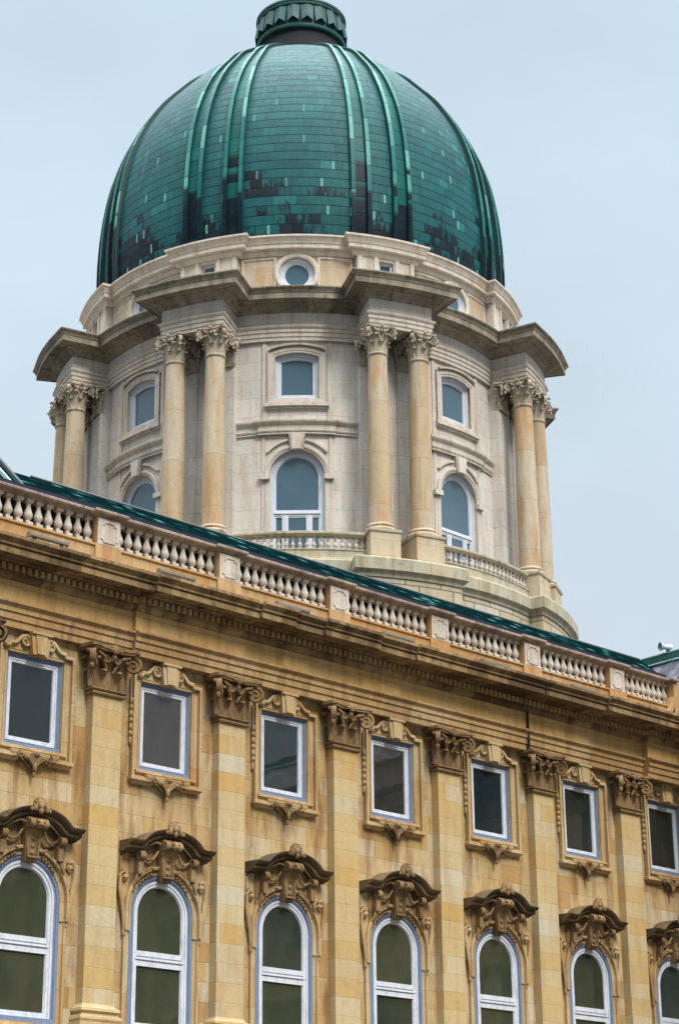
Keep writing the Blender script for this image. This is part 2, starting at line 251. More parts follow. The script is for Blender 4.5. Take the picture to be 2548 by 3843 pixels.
# ------------------------------------------------------------------ mesh builder
def flat(cx=0.): return lambda u,v,d:(cx+u,-d,v)
def cyl(ph,R): return lambda u,v,d:((R+d)*sin(ph+u/R),-(R+d)*cos(ph+u/R),v)
def pol(r,ph): return (r*sin(ph),-r*cos(ph))
class MB:
    def __init__(s): s.v=[]; s.f=[]; s.uv={}
    def face(s,*ps):
        i=len(s.v); s.v+= [tuple(p) for p in ps]; s.f.append(tuple(range(i,i+len(ps))))
    def grid(s,rows,cu=False,cv=False):
        i=len(s.v); n=len(rows[0]); m=len(rows)
        for r in rows: s.v+=[tuple(p) for p in r]
        for a in range(m-(0 if cv else 1)):
            for b in range(n-(0 if cu else 1)):
                a2=(a+1)%m; b2=(b+1)%n
                s.f.append((i+a*n+b,i+a*n+b2,i+a2*n+b2,i+a2*n+b))
    def box(s,x0,x1,y0,y1,z0,z1):
        p=[(x,y,z) for z in (z0,z1) for y in (y0,y1) for x in (x0,x1)]; i=len(s.v); s.v+=p
        for f in ((0,2,3,1),(4,5,7,6),(0,1,5,4),(2,6,7,3),(0,4,6,2),(1,3,7,5)): s.f.append(tuple(i+k for k in f))
    def mbox(s,mp,u0,u1,v0,v1,d0,d1): s.prism([(u0,v0),(u1,v0),(u1,v1),(u0,v1)],d0,d1,mp)
    def prism(s,pts,d0,d1,mp,back=False):
        a=[mp(u,v,d0) for u,v in pts]; b=[mp(u,v,d1) for u,v in pts]; n=len(pts)
        s.face(*b)
        if back: s.face(*a)
        for k in range(n): s.face(a[k],a[(k+1)%n],b[(k+1)%n],b[k])
    def lathe(s,prof,cx=0,cy=0,seg=16,cap=True):
        rows=[[(cx+r*cos(2*PI*k/seg),cy+r*sin(2*PI*k/seg),z) for k in range(seg)] for r,z in prof]
        s.grid(rows,cu=True)
        if cap: s.face(*rows[0]); s.face(*rows[-1])
    def ball(s,c,rx,ry=None,rz=None,seg=8,rings=5):
        ry=ry or rx; rz=rz or rx
        rows=[[(c[0]+rx*sin(t)*cos(2*PI*k/seg),c[1]+ry*sin(t)*sin(2*PI*k/seg),c[2]-rz*cos(t)) for k in range(seg)] for t in [PI*j/rings if 0<j<rings else (.02 if j==0 else PI-.02) for j in range(rings+1)]]
        s.grid(rows,cu=True)
    def sweep(s,path,prof,closed=False,caps=True,straight=False):
        # path: plan points, outside on the right hand; prof: (offset outwards, z)
        n=len(path); nr=[]
        for i in range(n):
            p0=path[i-1] if (i>0 or closed) else None; p1=path[(i+1)%n] if (i<n-1 or closed) else None
            ns=[]
            for a,b in ((p0,path[i]),(path[i],p1)):
                if a is None or b is None: continue
                dx,dy=b[0]-a[0],b[1]-a[1]; L=math.hypot(dx,dy)
                if L>1e-9: ns.append((dy/L,-dx/L))
            if len(ns)==1: nr.append(ns[0])
            else:
                mx_,my_=ns[0][0]+ns[1][0],ns[0][1]+ns[1][1]; k=mx_*ns[0][0]+my_*ns[0][1]
                k=max(k,.35); nr.append((mx_/k,my_/k))
        if straight: nr=[(0,-1)]*n
        rows=[[(p[0]+d*m[0],p[1]+d*m[1],z) for d,z in prof] for p,m in zip(path,nr)]
        s.grid(rows,cv=closed)
        if not closed and caps: s.face(*rows[0]); s.face(*rows[-1])
    def fsweep(s,path,prof,mp,closed=False,caps=True):
        # path in the wall plane (u,v); prof: (offset to the left of travel, depth)
        n=len(path); nr=[]
        for i in range(n):
            p0=path[i-1] if (i>0 or closed) else None; p1=path[(i+1)%n] if (i<n-1 or closed) else None
            ns=[]
            for a,b in ((p0,path[i]),(path[i],p1)):
                if a is None or b is None: continue
                dx,dy=b[0]-a[0],b[1]-a[1]; L=math.hypot(dx,dy)
                if L>1e-9: ns.append((-dy/L,dx/L))
            if len(ns)==1: nr.append(ns[0])
            else:
                a_,b_=ns[0][0]+ns[1][0],ns[0][1]+ns[1][1]; k=max(a_*ns[0][0]+b_*ns[0][1],.35); nr.append((a_/k,b_/k))
        rows=[[mp(p[0]+o*m[0],p[1]+o*m[1],d) for o,d in prof] for p,m in zip(path,nr)]
        s.grid(rows,cv=closed)
        if not closed and caps: s.face(*rows[0]); s.face(*rows[-1])
    def tube(s,pts,rad,seg=6):
        pts=[Vector(p) for p in pts]; rows=[]
        rads=rad if isinstance(rad,(list,tuple)) else [rad]*len(pts)
        for i,p in enumerate(pts):
            t=(pts[min(i+1,len(pts)-1)]-pts[max(i-1,0)]).normalized()
            a=t.cross(Vector((.31,.17,.93))); 
            if a.length<1e-3: a=t.cross(Vector((1,0,0)))
            a.normalize(); b=t.cross(a)
            rows.append([p+a*(rads[i]*cos(2*PI*k/seg))+b*(rads[i]*sin(2*PI*k/seg)) for k in range(seg)])
        s.grid(rows,cu=True); s.face(*rows[0]); s.face(*rows[-1])
    def leaf(s,base,outd,w,h,o,curl=1.):
        # acanthus leaf: a curling, ribbed blade with thickness
        B=Vector(base); O=Vector(outd).normalized(); T=Vector((-O.y,O.x,0)); Z=Vector((0,0,1))
        pr=[(.0,0,.75),(.02,.35,1),(.05,.65,1.08),(.12,.86,1.0),(.22,.98,.85),(.30,.98,.62),(.33,.88,.3)]
        fr=[];bk=[]
        for r,z,ww in pr:
            a=[];c=[]
            for q,bu in ((-1,-.03),(-.55,.035),(0,.0),(.55,.035),(1,-.03)):
                P=B+O*((r*curl*h*.75+bu*w*1.6)+o)+T*(q*w*.5*ww)+Z*(z*h)
                a.append(P); c.append(P-O*.05-Z*.02)
            fr.append(a); bk.append(c)
        i=len(s.v); n=5
        s.grid(fr); s.grid(bk)
        for rws in range(len(pr)-1):
            for e in (0,4): s.face(fr[rws][e],fr[rws+1][e],bk[rws+1][e],bk[rws][e])
        s.face(*[fr[-1][k] for k in range(5)],*[bk[-1][k] for k in (4,3,2,1,0)])
    def volute(s,c,outd,rad,wid,turns=1.75,seg=34):
        c=Vector(c); O=Vector(outd).normalized(); T=Vector((-O.y,O.x,0)); Z=Vector((0,0,1))
        rows=[]
        for k in range(seg+1):
            t=k/seg; a=PI*.5-2*PI*turns*t; r=rad*(1-t)**.85+.03*rad; th=rad*.26*(1-.55*t)
            p=O*cos(a)+Z*sin(a)
            q=[c+p*r+T*(wid/2),c+p*r-T*(wid/2),c+p*max(r-th,.005)-T*(wid/2),c+p*max(r-th,.005)+T*(wid/2)]
            rows.append(q)
        s.grid(rows,cu=True); s.face(*rows[0])
        for sg in (-1,1):
            s.face(*[c+(O*cos(2*PI*k/16)+Z*sin(2*PI*k/16))*rad*.82+T*(sg*wid*.26) for k in range(16)])
    def wall(s,us,zlo,zhi,ops,mp,depth):
        us=sorted(set(round(u,4) for u in us))
        for a,b in zip(us,us[1:]):
            m=(a+b)/2; o=sorted([q for q in ops if q[0]<m<q[1]],key=lambda q:q[2](m))
            A=[zlo];B=[zlo]
            for q in o: A+=[q[2](a),q[3](a)]; B+=[q[2](b),q[3](b)]
            A.append(zhi);B.append(zhi)
            for k in range(0,len(A),2): s.face(mp(a,A[k],0),mp(b,B[k],0),mp(b,B[k+1],0),mp(a,A[k+1],0))
            for q in o:
                for fn in (q[2],q[3]): s.face(mp(a,fn(a),0),mp(b,fn(b),0),mp(b,fn(b),-depth),mp(a,fn(a),-depth))
        for q in ops:
            for u in (q[0],q[1]):
                if q[3](u)-q[2](u)>1e-3: s.face(mp(u,q[2](u),0),mp(u,q[3](u),0),mp(u,q[3](u),-depth),mp(u,q[2](u),-depth))
    def build(s,name,mat,parent=None,loc=(0,0,0),rz=0.,sharp=32,uvf=None):
        me=bpy.data.meshes.new(name); me.from_pydata(s.v,[],s.f)
        bm=bmesh.new(); bm.from_mesh(me)
        bmesh.ops.remove_doubles(bm,verts=bm.verts,dist=2e-4)
        bmesh.ops.dissolve_degenerate(bm,edges=bm.edges,dist=1e-5)
        bmesh.ops.recalc_face_normals(bm,faces=bm.faces)
        bm.to_mesh(me); bm.free()
        for p in me.polygons: p.use_smooth=True
        me.set_sharp_from_angle(angle=R_(sharp))
        if uvf:
            ul=me.uv_layers.new(name='UVMap')
            for p in me.polygons:
                for li in p.loop_indices: ul.data[li].uv=uvf(me.vertices[me.loops[li].vertex_index].co)
        me.materials.append(mat)
        o=bpy.data.objects.new(name,me); C.objects.link(o)
        o.parent=parent; o.location=loc; o.rotation_euler=(0,0,rz)
        return o
def empty(name,loc,rz=0,label=None,cat=None,group=None):
    o=bpy.data.objects.new(name,None); C.objects.link(o); o.location=loc; o.rotation_euler=(0,0,rz); o.empty_display_size=.5
    if label: o['label']=label
    if cat: o['category']=cat
    if group: o['group']=group
    return o
def copy_tree(o,parent,loc=None,rz=None):
    c=o.copy(); C.objects.link(c); c.parent=parent
    if loc is not None: c.location=loc
    if rz is not None: c.rotation_euler=(0,0,rz)
    for ch in list(o.children): copy_tree(ch,c)
    return c
def arc(cx,cz,r,a0,a1,n): return [(cx+r*cos(a0+(a1-a0)*k/n),cz+r*sin(a0+(a1-a0)*k/n)) for k in range(n+1)]
def lin(a,b,n): return [a+(b-a)*k/n for k in range(n+1)]

# ------------------------------------------------------------------ ground
g=MB(); g.face((-700,-700,GZ),(700,-700,GZ),(700,700,GZ),(-700,700,GZ))
go=g.build('ground',M['ground']); go['kind']='structure'; go['label']='grey stone paving of the courtyard'

# ================================================================== PALACE WING
S=5.
wing=empty('palace_wing',(X0,D,0),0,'golden sandstone palace wing with arched windows, pilasters, deep cornice and stone balustrade','building')
XL,XR=-16.,31.6
bays=[-1,0,1,2,3,4,5,6]
UH,UB,UT=1.02,15.245,18.053            # upper window opening
LH,LB,LS=1.2,7.3,10.84                 # arched window opening, spring line
cons=lambda v:(lambda u:v)
ops=[];us=[XL,XR]
for i in (-3,-2,-1,0,1,2,3,4,5,6):
    c=S*i
    ops.append((c-UH,c+UH,cons(UB),cons(UT)))
    ops.append((c-LH,c+LH,cons(LB),(lambda c:(lambda u:LS+sqrt(max(LH*LH-(u-c)**2,0))))(c)))
    us+=[c-UH,c+UH]+[c-LH*cos(PI*k/28) for k in range(29)]+[c-2.5,c+2.5]
    # ground-floor windows, below the frame of the photograph
    ops.append((c-1.,c+1.,cons(.8),cons(4.2))); us+=[c-1.,c+1.]
us=[u for u in us if XL<=u<=XR]
m=MB(); m.wall(us,GZ,18.9,ops,flat(),.42)
m.box(XL,XR,.42,.5,GZ,18.9) if False else None
m.face((XL,0,GZ),(XL,16,GZ),(XL,16,22),(XL,0,22)); m.face((XR,0,GZ),(XR,16,GZ),(XR,16,22),(XR,0,22)); m.face((XL,16,GZ),(XR,16,GZ),(XR,16,25),(XL,16,25))
m.build('wall',M['wall'],wing)
# dark rooms behind the panes
m=MB(); m.face((XL,.9,GZ),(XR,.9,GZ),(XR,.9,18.9),(XL,.9,18.9)); m.build('interior_wall',M['void'],wing)
m=MB(); m.sweep([(XL,0),(XR,0)],[(0,6.5),(.12,6.55),(.2,6.7),(.34,6.75),(.34,6.95),(.26,7.05),(.2,7.28),(0,7.3)]); m.build('string_course',M['mould'],wing)

# entablature with its shallow breaks
P1=[(XL,.14),(3.45,.14),(3.45,0),(28.4,0),(28.4,-.28),(XR,-.28)]
m=MB(); m.sweep(P1,[(0,18.74),(.36,18.74),(.36,18.96),(.41,18.97),(.41,19.19),(.46,19.20),(.46,19.36),(.50,19.38),(.57,19.44),(.57,19.50),(.42,19.52),(0,19.52)],straight=True); m.build('architrave',M['mould'],wing)
m=MB(); m.sweep(P1,[(0,19.51),(.40,19.51),(.40,20.18),(0,20.18)],straight=True); m.build('frieze',M['frieze'],wing)
P2=[(XL,.12),(3.6,.12),(3.6,0),(7.85,0),(7.85,-.13),(9.35,-.13),(9.35,-.02),(10.65,-.02),(10.65,-.14),(13.2,-.14),(13.2,-.03),(15.0,-.03),(15.0,-.13),(21.62,-.13),(21.62,-.06),(21.74,-.06),(21.74,-.13),(25.15,-.13),(25.15,-.28),(XR,-.28)]
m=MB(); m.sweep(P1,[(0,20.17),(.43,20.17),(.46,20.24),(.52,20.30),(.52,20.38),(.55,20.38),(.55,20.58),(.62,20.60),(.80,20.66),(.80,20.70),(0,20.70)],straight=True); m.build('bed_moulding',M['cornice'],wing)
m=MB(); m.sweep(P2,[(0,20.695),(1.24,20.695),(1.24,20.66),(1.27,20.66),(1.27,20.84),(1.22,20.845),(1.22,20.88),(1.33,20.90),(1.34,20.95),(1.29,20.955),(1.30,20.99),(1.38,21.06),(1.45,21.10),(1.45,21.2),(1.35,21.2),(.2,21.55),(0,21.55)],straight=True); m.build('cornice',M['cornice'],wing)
m=MB(); x=-5.; pth=[]
while x<XR-.3:
    y=.14 if x<3.4 else (0 if x<28.35 else -.28)
    pth+=[(x,y-.56),(x,y-.70),(x+.125,y-.70),(x+.125,y-.56)]; x+=.235
m.sweep(pth,[(-.1,20.40),(0,20.40),(0,20.575),(-.1,20.575)],straight=True)
m.build('dentil_course',M['mould'],wing)
m=MB(); m.box(21.66,21.70,-.52,-.30,18.6,20.2); m.build('expansion_joint',M['darkmetal'],wing)

# balustrade: plinth, pedestals, rail, balusters
PX=[S*(k+.5) for k in range(-3,6)]      # pedestals over the pilasters
m=MB(); m.sweep([(XL,0),(XR,0)],[(-.55,21.3),(.06,21.3),(.06,21.62),(.03,21.66),(.03,22.12),(.09,22.13),(.09,22.19),(-.55,22.19)]); m.build('balustrade_base',M['plinth'],wing)
path=[(XL,0)]
for x in PX: path+=[(x-.5,0),(x-.5,-.16),(x+.5,-.16),(x+.5,0)]
path+=[(30.9,0),(30.9,-.2),(XR-.45,-.2)]
m=MB(); m.sweep(path,[(-.5,23.10),(-.0,23.10),(-.0,23.14),(.05,23.145),(.05,23.17),(.13,23.18),(.16,23.21),(.16,23.28),(.11,23.31),(-.5,23.33)]); m.build('handrail',M['rail'],wing)
def ped(px):
    m=MB(); m.box(px-.5,px+.5,-.13,.55,21.3,22.18); m.box(px-.435,px+.435,-.10,.52,22.18,23.1)
    o=m.build('pedestal',M['plinth'],wing)
    p=MB(); f=flat(px)
    p.mbox(f,-.43,.43,22.185,23.06,.10,.135)
    w_,h_,cz,k=.31,.33,22.62,.1
    oct_=[(-w_+k,cz-h_),(w_-k,cz-h_),(w_-k,cz-h_+k*.7),(w_,cz-h_+k),(w_,cz+h_-k),(w_-k,cz+h_-k*.7),(w_-k,cz+h_),(-w_+k,cz+h_),(-w_+k,cz+h_-k*.7),(-w_,cz+h_-k),(-w_,cz-h_+k),(-w_+k,cz-h_+k*.7)]
    p.fsweep(oct_,[(-.028,.134),(-.028,.165),(.028,.165),(.028,.134)],f,True)
    p.build('panel',M['balus'],o)
for x in PX: ped(x)
m=MB(); m.box(30.95,31.55,-.22,.55,21.3,23.11)
m.fsweep([(30.2,21.75),(30.5,21.8),(30.7,22.0),(30.82,22.3),(30.95,22.5)],[(-.08,-.1),(-.08,.3),(.08,.3),(.08,-.1)],flat(0)); 
m.build('end_pier',M['plinth'],wing)
bl=MB()
bl.box(-.125,.125,-.125,.125,0,.165)
bl.lathe([(.085,.165),(.11,.185),(.08,.215),(.065,.235),(.085,.262),(.135,.32),(.15,.39),(.145,.44),(.115,.53),(.085,.62),(.072,.70),(.072,.76),(.09,.775),(.072,.79),(.08,.805),(.11,.825)],0,0,12)
bl.box(-.125,.125,-.125,.125,.82,.94)
proto=None
secs=[(PX[k]+.435,PX[k+1]-.435,11) for k in range(1,len(PX)-1)]+[(PX[-1]+.435,30.95,9)]
for a,b,n in secs:
    t=(b-a)/n
    for k in range(n):
        L=(a+t*(k+.5),.2,22.185)
        if proto is None: proto=bl.build('baluster',M['balus'],wing,L)
        else: copy_tree(proto,wing,L)

# copper roof and end hips
m=MB()
m.grid([[(XL,.62,22.6),(XR,.62,22.6)],[(XL,.95,23.86),(XR,.95,23.86)],[(XL,3.05,25.24),(XR+1.6,3.05,25.24)],[(XL,3.3,25.26),(XR+1.6,3.3,25.26)],[(XL,16,25.4),(XR+1.6,16,25.4)]])
cr_=m.build('copper_roof',M['coproof'],wing)
m=MB(); m.tube([(1.6,3.05,25.24),(XR+1.4,3.05,25.24)],.075,8); m.build('ridge_cap',M['copdark'],cr_)
m=MB(); m.sweep([(XL,.62),(XR+.4,.62)],[(0,23.2),(.08,23.3),(.08,23.4),(.0,23.42),(-.30,23.84),(-.32,23.93),(-.40,23.93),(-.3,23.2)],straight=True); m.build('gutter',M['lead'],cr_)
m=MB(); m.box(XL,XR,.5,.6,22.19,23.25); m.build('gutter_wall',M['darkmetal'],wing)
def hip(name,x0,x1,y0,y1,z0,ins,z1,mat,lowmat,edge):
    m=MB(); a=[(x0,y0),(x1,y0),(x1,y1),(x0,y1)]; b=[(x0+ins,y0+ins),(x1-ins,y0+ins),(x1-ins,y1-ins),(x0+ins,y1-ins)]
    for k in range(4):
        k2=(k+1)%4; m.face((*a[k],z0),(*a[k2],z0),(*b[k2],z1),(*b[k],z1))
    m.face(*[(*p,z1) for p in b])
    o=m.build(name,mat,wing)
    for k in (0,1):
        e=MB(); A=Vector((*a[k],z0)); B=Vector((*b[k],z1)); e.tube([A,A.lerp(B,.5),B],.13,8); e.build('ridge_cap',M['copdark'],o)
        if k==edge:
            sg=Vector((.46 if k==0 else -.46,-.05,.0)); e=MB(); e.tube([A+sg,A.lerp(B,.5)+sg,B+sg],.09,6); e.build('flashing',M['coplight'],o)
    return o
hip('hip_roof',-15.5,.35,.75,15,23.25,4.4,30.55,M['copdark'],None,1)

# ---- pilasters
def pil_capital():
    m=MB(); F=flat(0); z0=17.2
    m.sweep([(-.55,0),(-.55,-.35),(.55,-.35),(.55,0)],[(0,z0),(.08,z0+.02),(.10,z0+.07),(.08,z0+.10),(.03,z0+.11),(.12,z0+.17),(.12,z0+.21),(0,z0+.23)],caps=False)
    # bell
    rows=[]
    for t,o in ((0,.0),(.35,-.02),(.65,.0),(.85,.06),(1,.16)):
        z=17.4+t*1.16; h=.5+o; d=.23+o*.8
        rows.append([(-h,0,z),(-h,-d,z),(h,-d,z),(h,0,z)])
    m.grid(rows)
    # abacus with concave front
    A=[(-.98,.0)]+[(-.98+.0,-.30)]+[(-.92,-.74),(-.80,-.80)]+[(-.8+1.6*k/8,-.80+.16*sin(PI*k/8)) for k in range(1,8)]+[(.80,-.80),(.92,-.74),(.98,-.30),(.98,0)]
    z1,z2=18.56,18.735
    for za,zb,sc in ((z1,z1+.07,.94),(z1+.07,z2,1.)):
        a=[(x*sc,y*sc,za) for x,y in A]; b=[(x*sc,y*sc,zb) for x,y in A]
        m.face(*a); m.face(*b); m.grid([a,b])
    # leaves: two low in front, one high between, one round each side
    for x in (-.28,.28): m.leaf((x,-.25,17.41),(0,-1,0),.38,.60,.02,2.0)
    for x in (-.56,0,.56): m.leaf((x,-.25,17.46),(0,-1,0),.34,.94,.02,1.45)
    for sx in (-1,1):
        m.leaf((sx*.48,-.16,17.41),(sx,0,0),.32,.6,.02,2.); m.leaf((sx*.48,-.16,17.46),(sx,0,0),.3,.98,.02,1.5)
        dx,dy=sx*.7071,-.7071
        m.volute((sx*.76,-.60,18.27),(dx,dy,0),.30,.17)
        m.tube([(sx*.12,-.40,17.95),(sx*.25,-.46,18.25),(sx*.45,-.52,18.47),(sx*.66,-.56,18.55)],[.05,.07,.08,.07],6)
        m.volute((sx*.2,-.50,18.33),(-sx,-.15,0),.15,.09,1.5,22)
        m.ball((sx*.92,-.72,17.97),.08,.08,.1,6,4)
        m.ball((sx*.98,-.62,18.45),.07,.07,.07,6,4)
        for k in range(3): m.ball((sx*(.36+.1*k),-.60-.02*k,18.40+.03*k),.05,.05,.05,6,4)
    m.ball((0,-.70,18.62),.16,.09,.15); m.ball((0,-.62,18.42),.08,.08,.1)
    for k in range(5):
        a=PI*k/4; m.ball((.17*cos(a),-.70,18.60+.12*sin(a)),.07,.06,.07,6,4)
    return m
def make_pilaster():
    m=MB(); m.box(-.549,.549,-.35,.0,7.9,17.22)
    o=m.build('pilaster',M['pilaster'],wing,(-2.5,0,0))
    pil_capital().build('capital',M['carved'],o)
    m=MB(); m.sweep([(-.55,0),(-.55,-.35),(.55,-.35),(.55,0)],[(.0,6.9),(.24,6.9),(.24,7.4),(.17,7.42),(.21,7.5),(.2,7.58),(.12,7.62),(.1,7.68),(.17,7.74),(.15,7.82),(.06,7.86),(.02,7.94),(0,7.95)])
    m.build('base',M['pilaster'],o)
    return o
pil=make_pilaster()
for k in range(-1,7):
    if k!=-1: copy_tree(pil,wing,(S*(k-.5)+(0 if k<7 else 0),0,0))
copy_tree(pil,wing,(-7.5,0,0))

# ---- upper windows
def make_upper():
    F=flat(0)
    rect=[(-UH,UB),(UH,UB),(UH,UT),(-UH,UT)]      # counter-clockwise: left of travel is inwards
    m=MB(); m.fsweep(rect,[(-.02,-.40),(-.02,-.04),(.06,-.045),(.06,-.07),(.10,-.07),(.145,-.10),(.145,-.40)],F,True)
    m.mbox(F,-UH,UH,UB,UB+.1,-.4,.02)
    o=m.build('window',M['blue'],wing,(0,0,0))
    r2_=[(-UH+.13,UB+.15),(UH-.13,UB+.15),(UH-.13,UT-.13),(-UH+.13,UT-.13)]
    m=MB(); m.fsweep(r2_,[(0,-.40),(0,-.075),(.05,-.075),(.05,-.095),(.125,-.095),(.145,-.14),(.145,-.40)],F,True); m.build('sash',M['white'],o)
    m=MB(); m.mbox(F,-.80,.80,15.5,17.86,-.42,-.15); m.build('pane',M['glass'],o)
    # eared surround with scrolls
    m=MB()
    L=[(-1.34,14.86),(0,14.86),(0,UB-.01),(-UH-.015,UB-.01),(-UH-.015,UT+.012),(0,UT+.012),(0,18.7),(-.36,18.7),(-.40,18.40),(-.52,18.36),(-.66,18.40),(-.80,18.33),(-1.02,18.30),(-1.02,18.22),(-1.34,18.22)]
    m.prism(L,0,.075,F); m.prism([(-u,v) for u,v in L][::-1],0,.075,F)
    m.fsweep([(-UH-.015,UB),(-UH-.015,UT+.01),(UH+.015,UT+.01),(UH+.015,UB)],[(0,.0),(0,.06),(.04,.07),(.07,.1)],F)
    for sx in (-1,1):
        pth=[(sx*1.32,14.9),(sx*1.32,17.3),(sx*1.32,18.2),(sx*1.04,18.2),(sx*1.0,18.30),(sx*.86,18.31),(sx*.76,18.36),(sx*.68,18.46),(sx*.58,18.56),(sx*.47,18.58)]
        m.fsweep(pth,[(-.055,.09),(-.055,.17),(-.015,.20),(.055,.20),(.055,.09)],F)
        pts=[]
        for k in range(22):
            a=PI/2+sx*0+(-sx if False else 1)*0; t=k/21; an=PI/2-(-sx)*2*PI*1.35*t*1.0; r=.16*(1-t)+.03
            pts.append((sx*.47+r*cos(an)*1.0,-.17,18.42+r*sin(an)))
        m.tube(pts,[.045*(1-.4*k/21) for k in range(22)],6)
        m.prism(arc(sx*.47,18.42,.13,0,2*PI*15/16,15),.05,.14,F)
        # bead drop along the side
        x=sx*1.40
        m.mbox(F,x-.02,x+.02,16.0,18.1,.02,.09)
        for k in range(6): m.ball((x,-.10,17.36-.21*k),.062,.07,.075 if k%2 else .10,7,5)
        m.ball((x,-.08,16.08),.035,.05,.14,6,4)
    m.build('window_surround',M['trim'],o)
    m=MB(); m.prism([(-.28,18.03),(.28,18.03),(.36,18.74),(-.36,18.74)],0,.30,F); m.prism([(-.15,18.06),(.15,18.06),(.22,18.74),(-.22,18.74)],.3,.34,F)
    m.mbox(F,-.37,.37,18.66,18.735,.3,.37); m.build('keystone',M['trim'],o)
    # sill with carved shell below
    m=MB(); pr=[(0,14.74),(.10,14.76),(.17,14.84),(.20,14.86),(.20,14.96),(.13,14.99),(.0,15.0)]
    m.sweep([(-1.22,-.0),(-1.22,-.02),(-.68,-.02),(-.68,.0)],pr); m.sweep([(.68,.0),(.68,-.02),(1.22,-.02),(1.22,.0)],pr)
    m.sweep([(-.70,0),(-.70,-.1),(.70,-.1),(.70,0)],[(0,14.88),(.12,14.92),(.16,15.0),(.16,15.06),(0,15.1)])
    m.sweep([(-UH-.1,0),(-UH-.1,-.08),(UH+.1,-.08),(UH+.1,0)],[(0,15.09),(.08,15.12),(.08,15.2),(0,15.23)])
    m.build('sill',M['trim'],o)
    m=MB(); m.prism([(-.2,14.92),(-.08,14.66),(-.04,14.48),(.04,14.48),(.08,14.66),(.2,14.92)],0,.12,F)
    for k in range(7):
        a=PI*(k+.5)/7; m.tube([(0,-.2,14.6),(.17*cos(a),-.27,14.74+.16*sin(a)),(.27*cos(a),-.27,14.80+.24*sin(a))],[.03,.045,.05],6)
    m.ball((0,-.29,15.0),.13,.1,.1); m.ball((.0,-.24,14.62),.07,.08,.15); m.ball((0,-.2,14.42),.045,.06,.12)
    for sx in (-1,1):
        m.volute((sx*.52,-.2,14.93),(sx,0,0),.13,.16,1.4,20); m.tube([(sx*.5,-.2,14.84),(sx*.38,-.17,14.80),(sx*.26,-.17,14.74),(sx*.12,-.15,14.62)],[.03,.04,.035,.025],6)
        m.ball((sx*.3,-.26,14.86),.1,.09,.08); m.ball((sx*.70,-.2,14.86),.06,.08,.06)
    m.build('carved_shell',M['carved'],o)
    return o
uw=make_upper()
for i in bays:
    if i: copy_tree(uw,wing,(S*i,0,0))

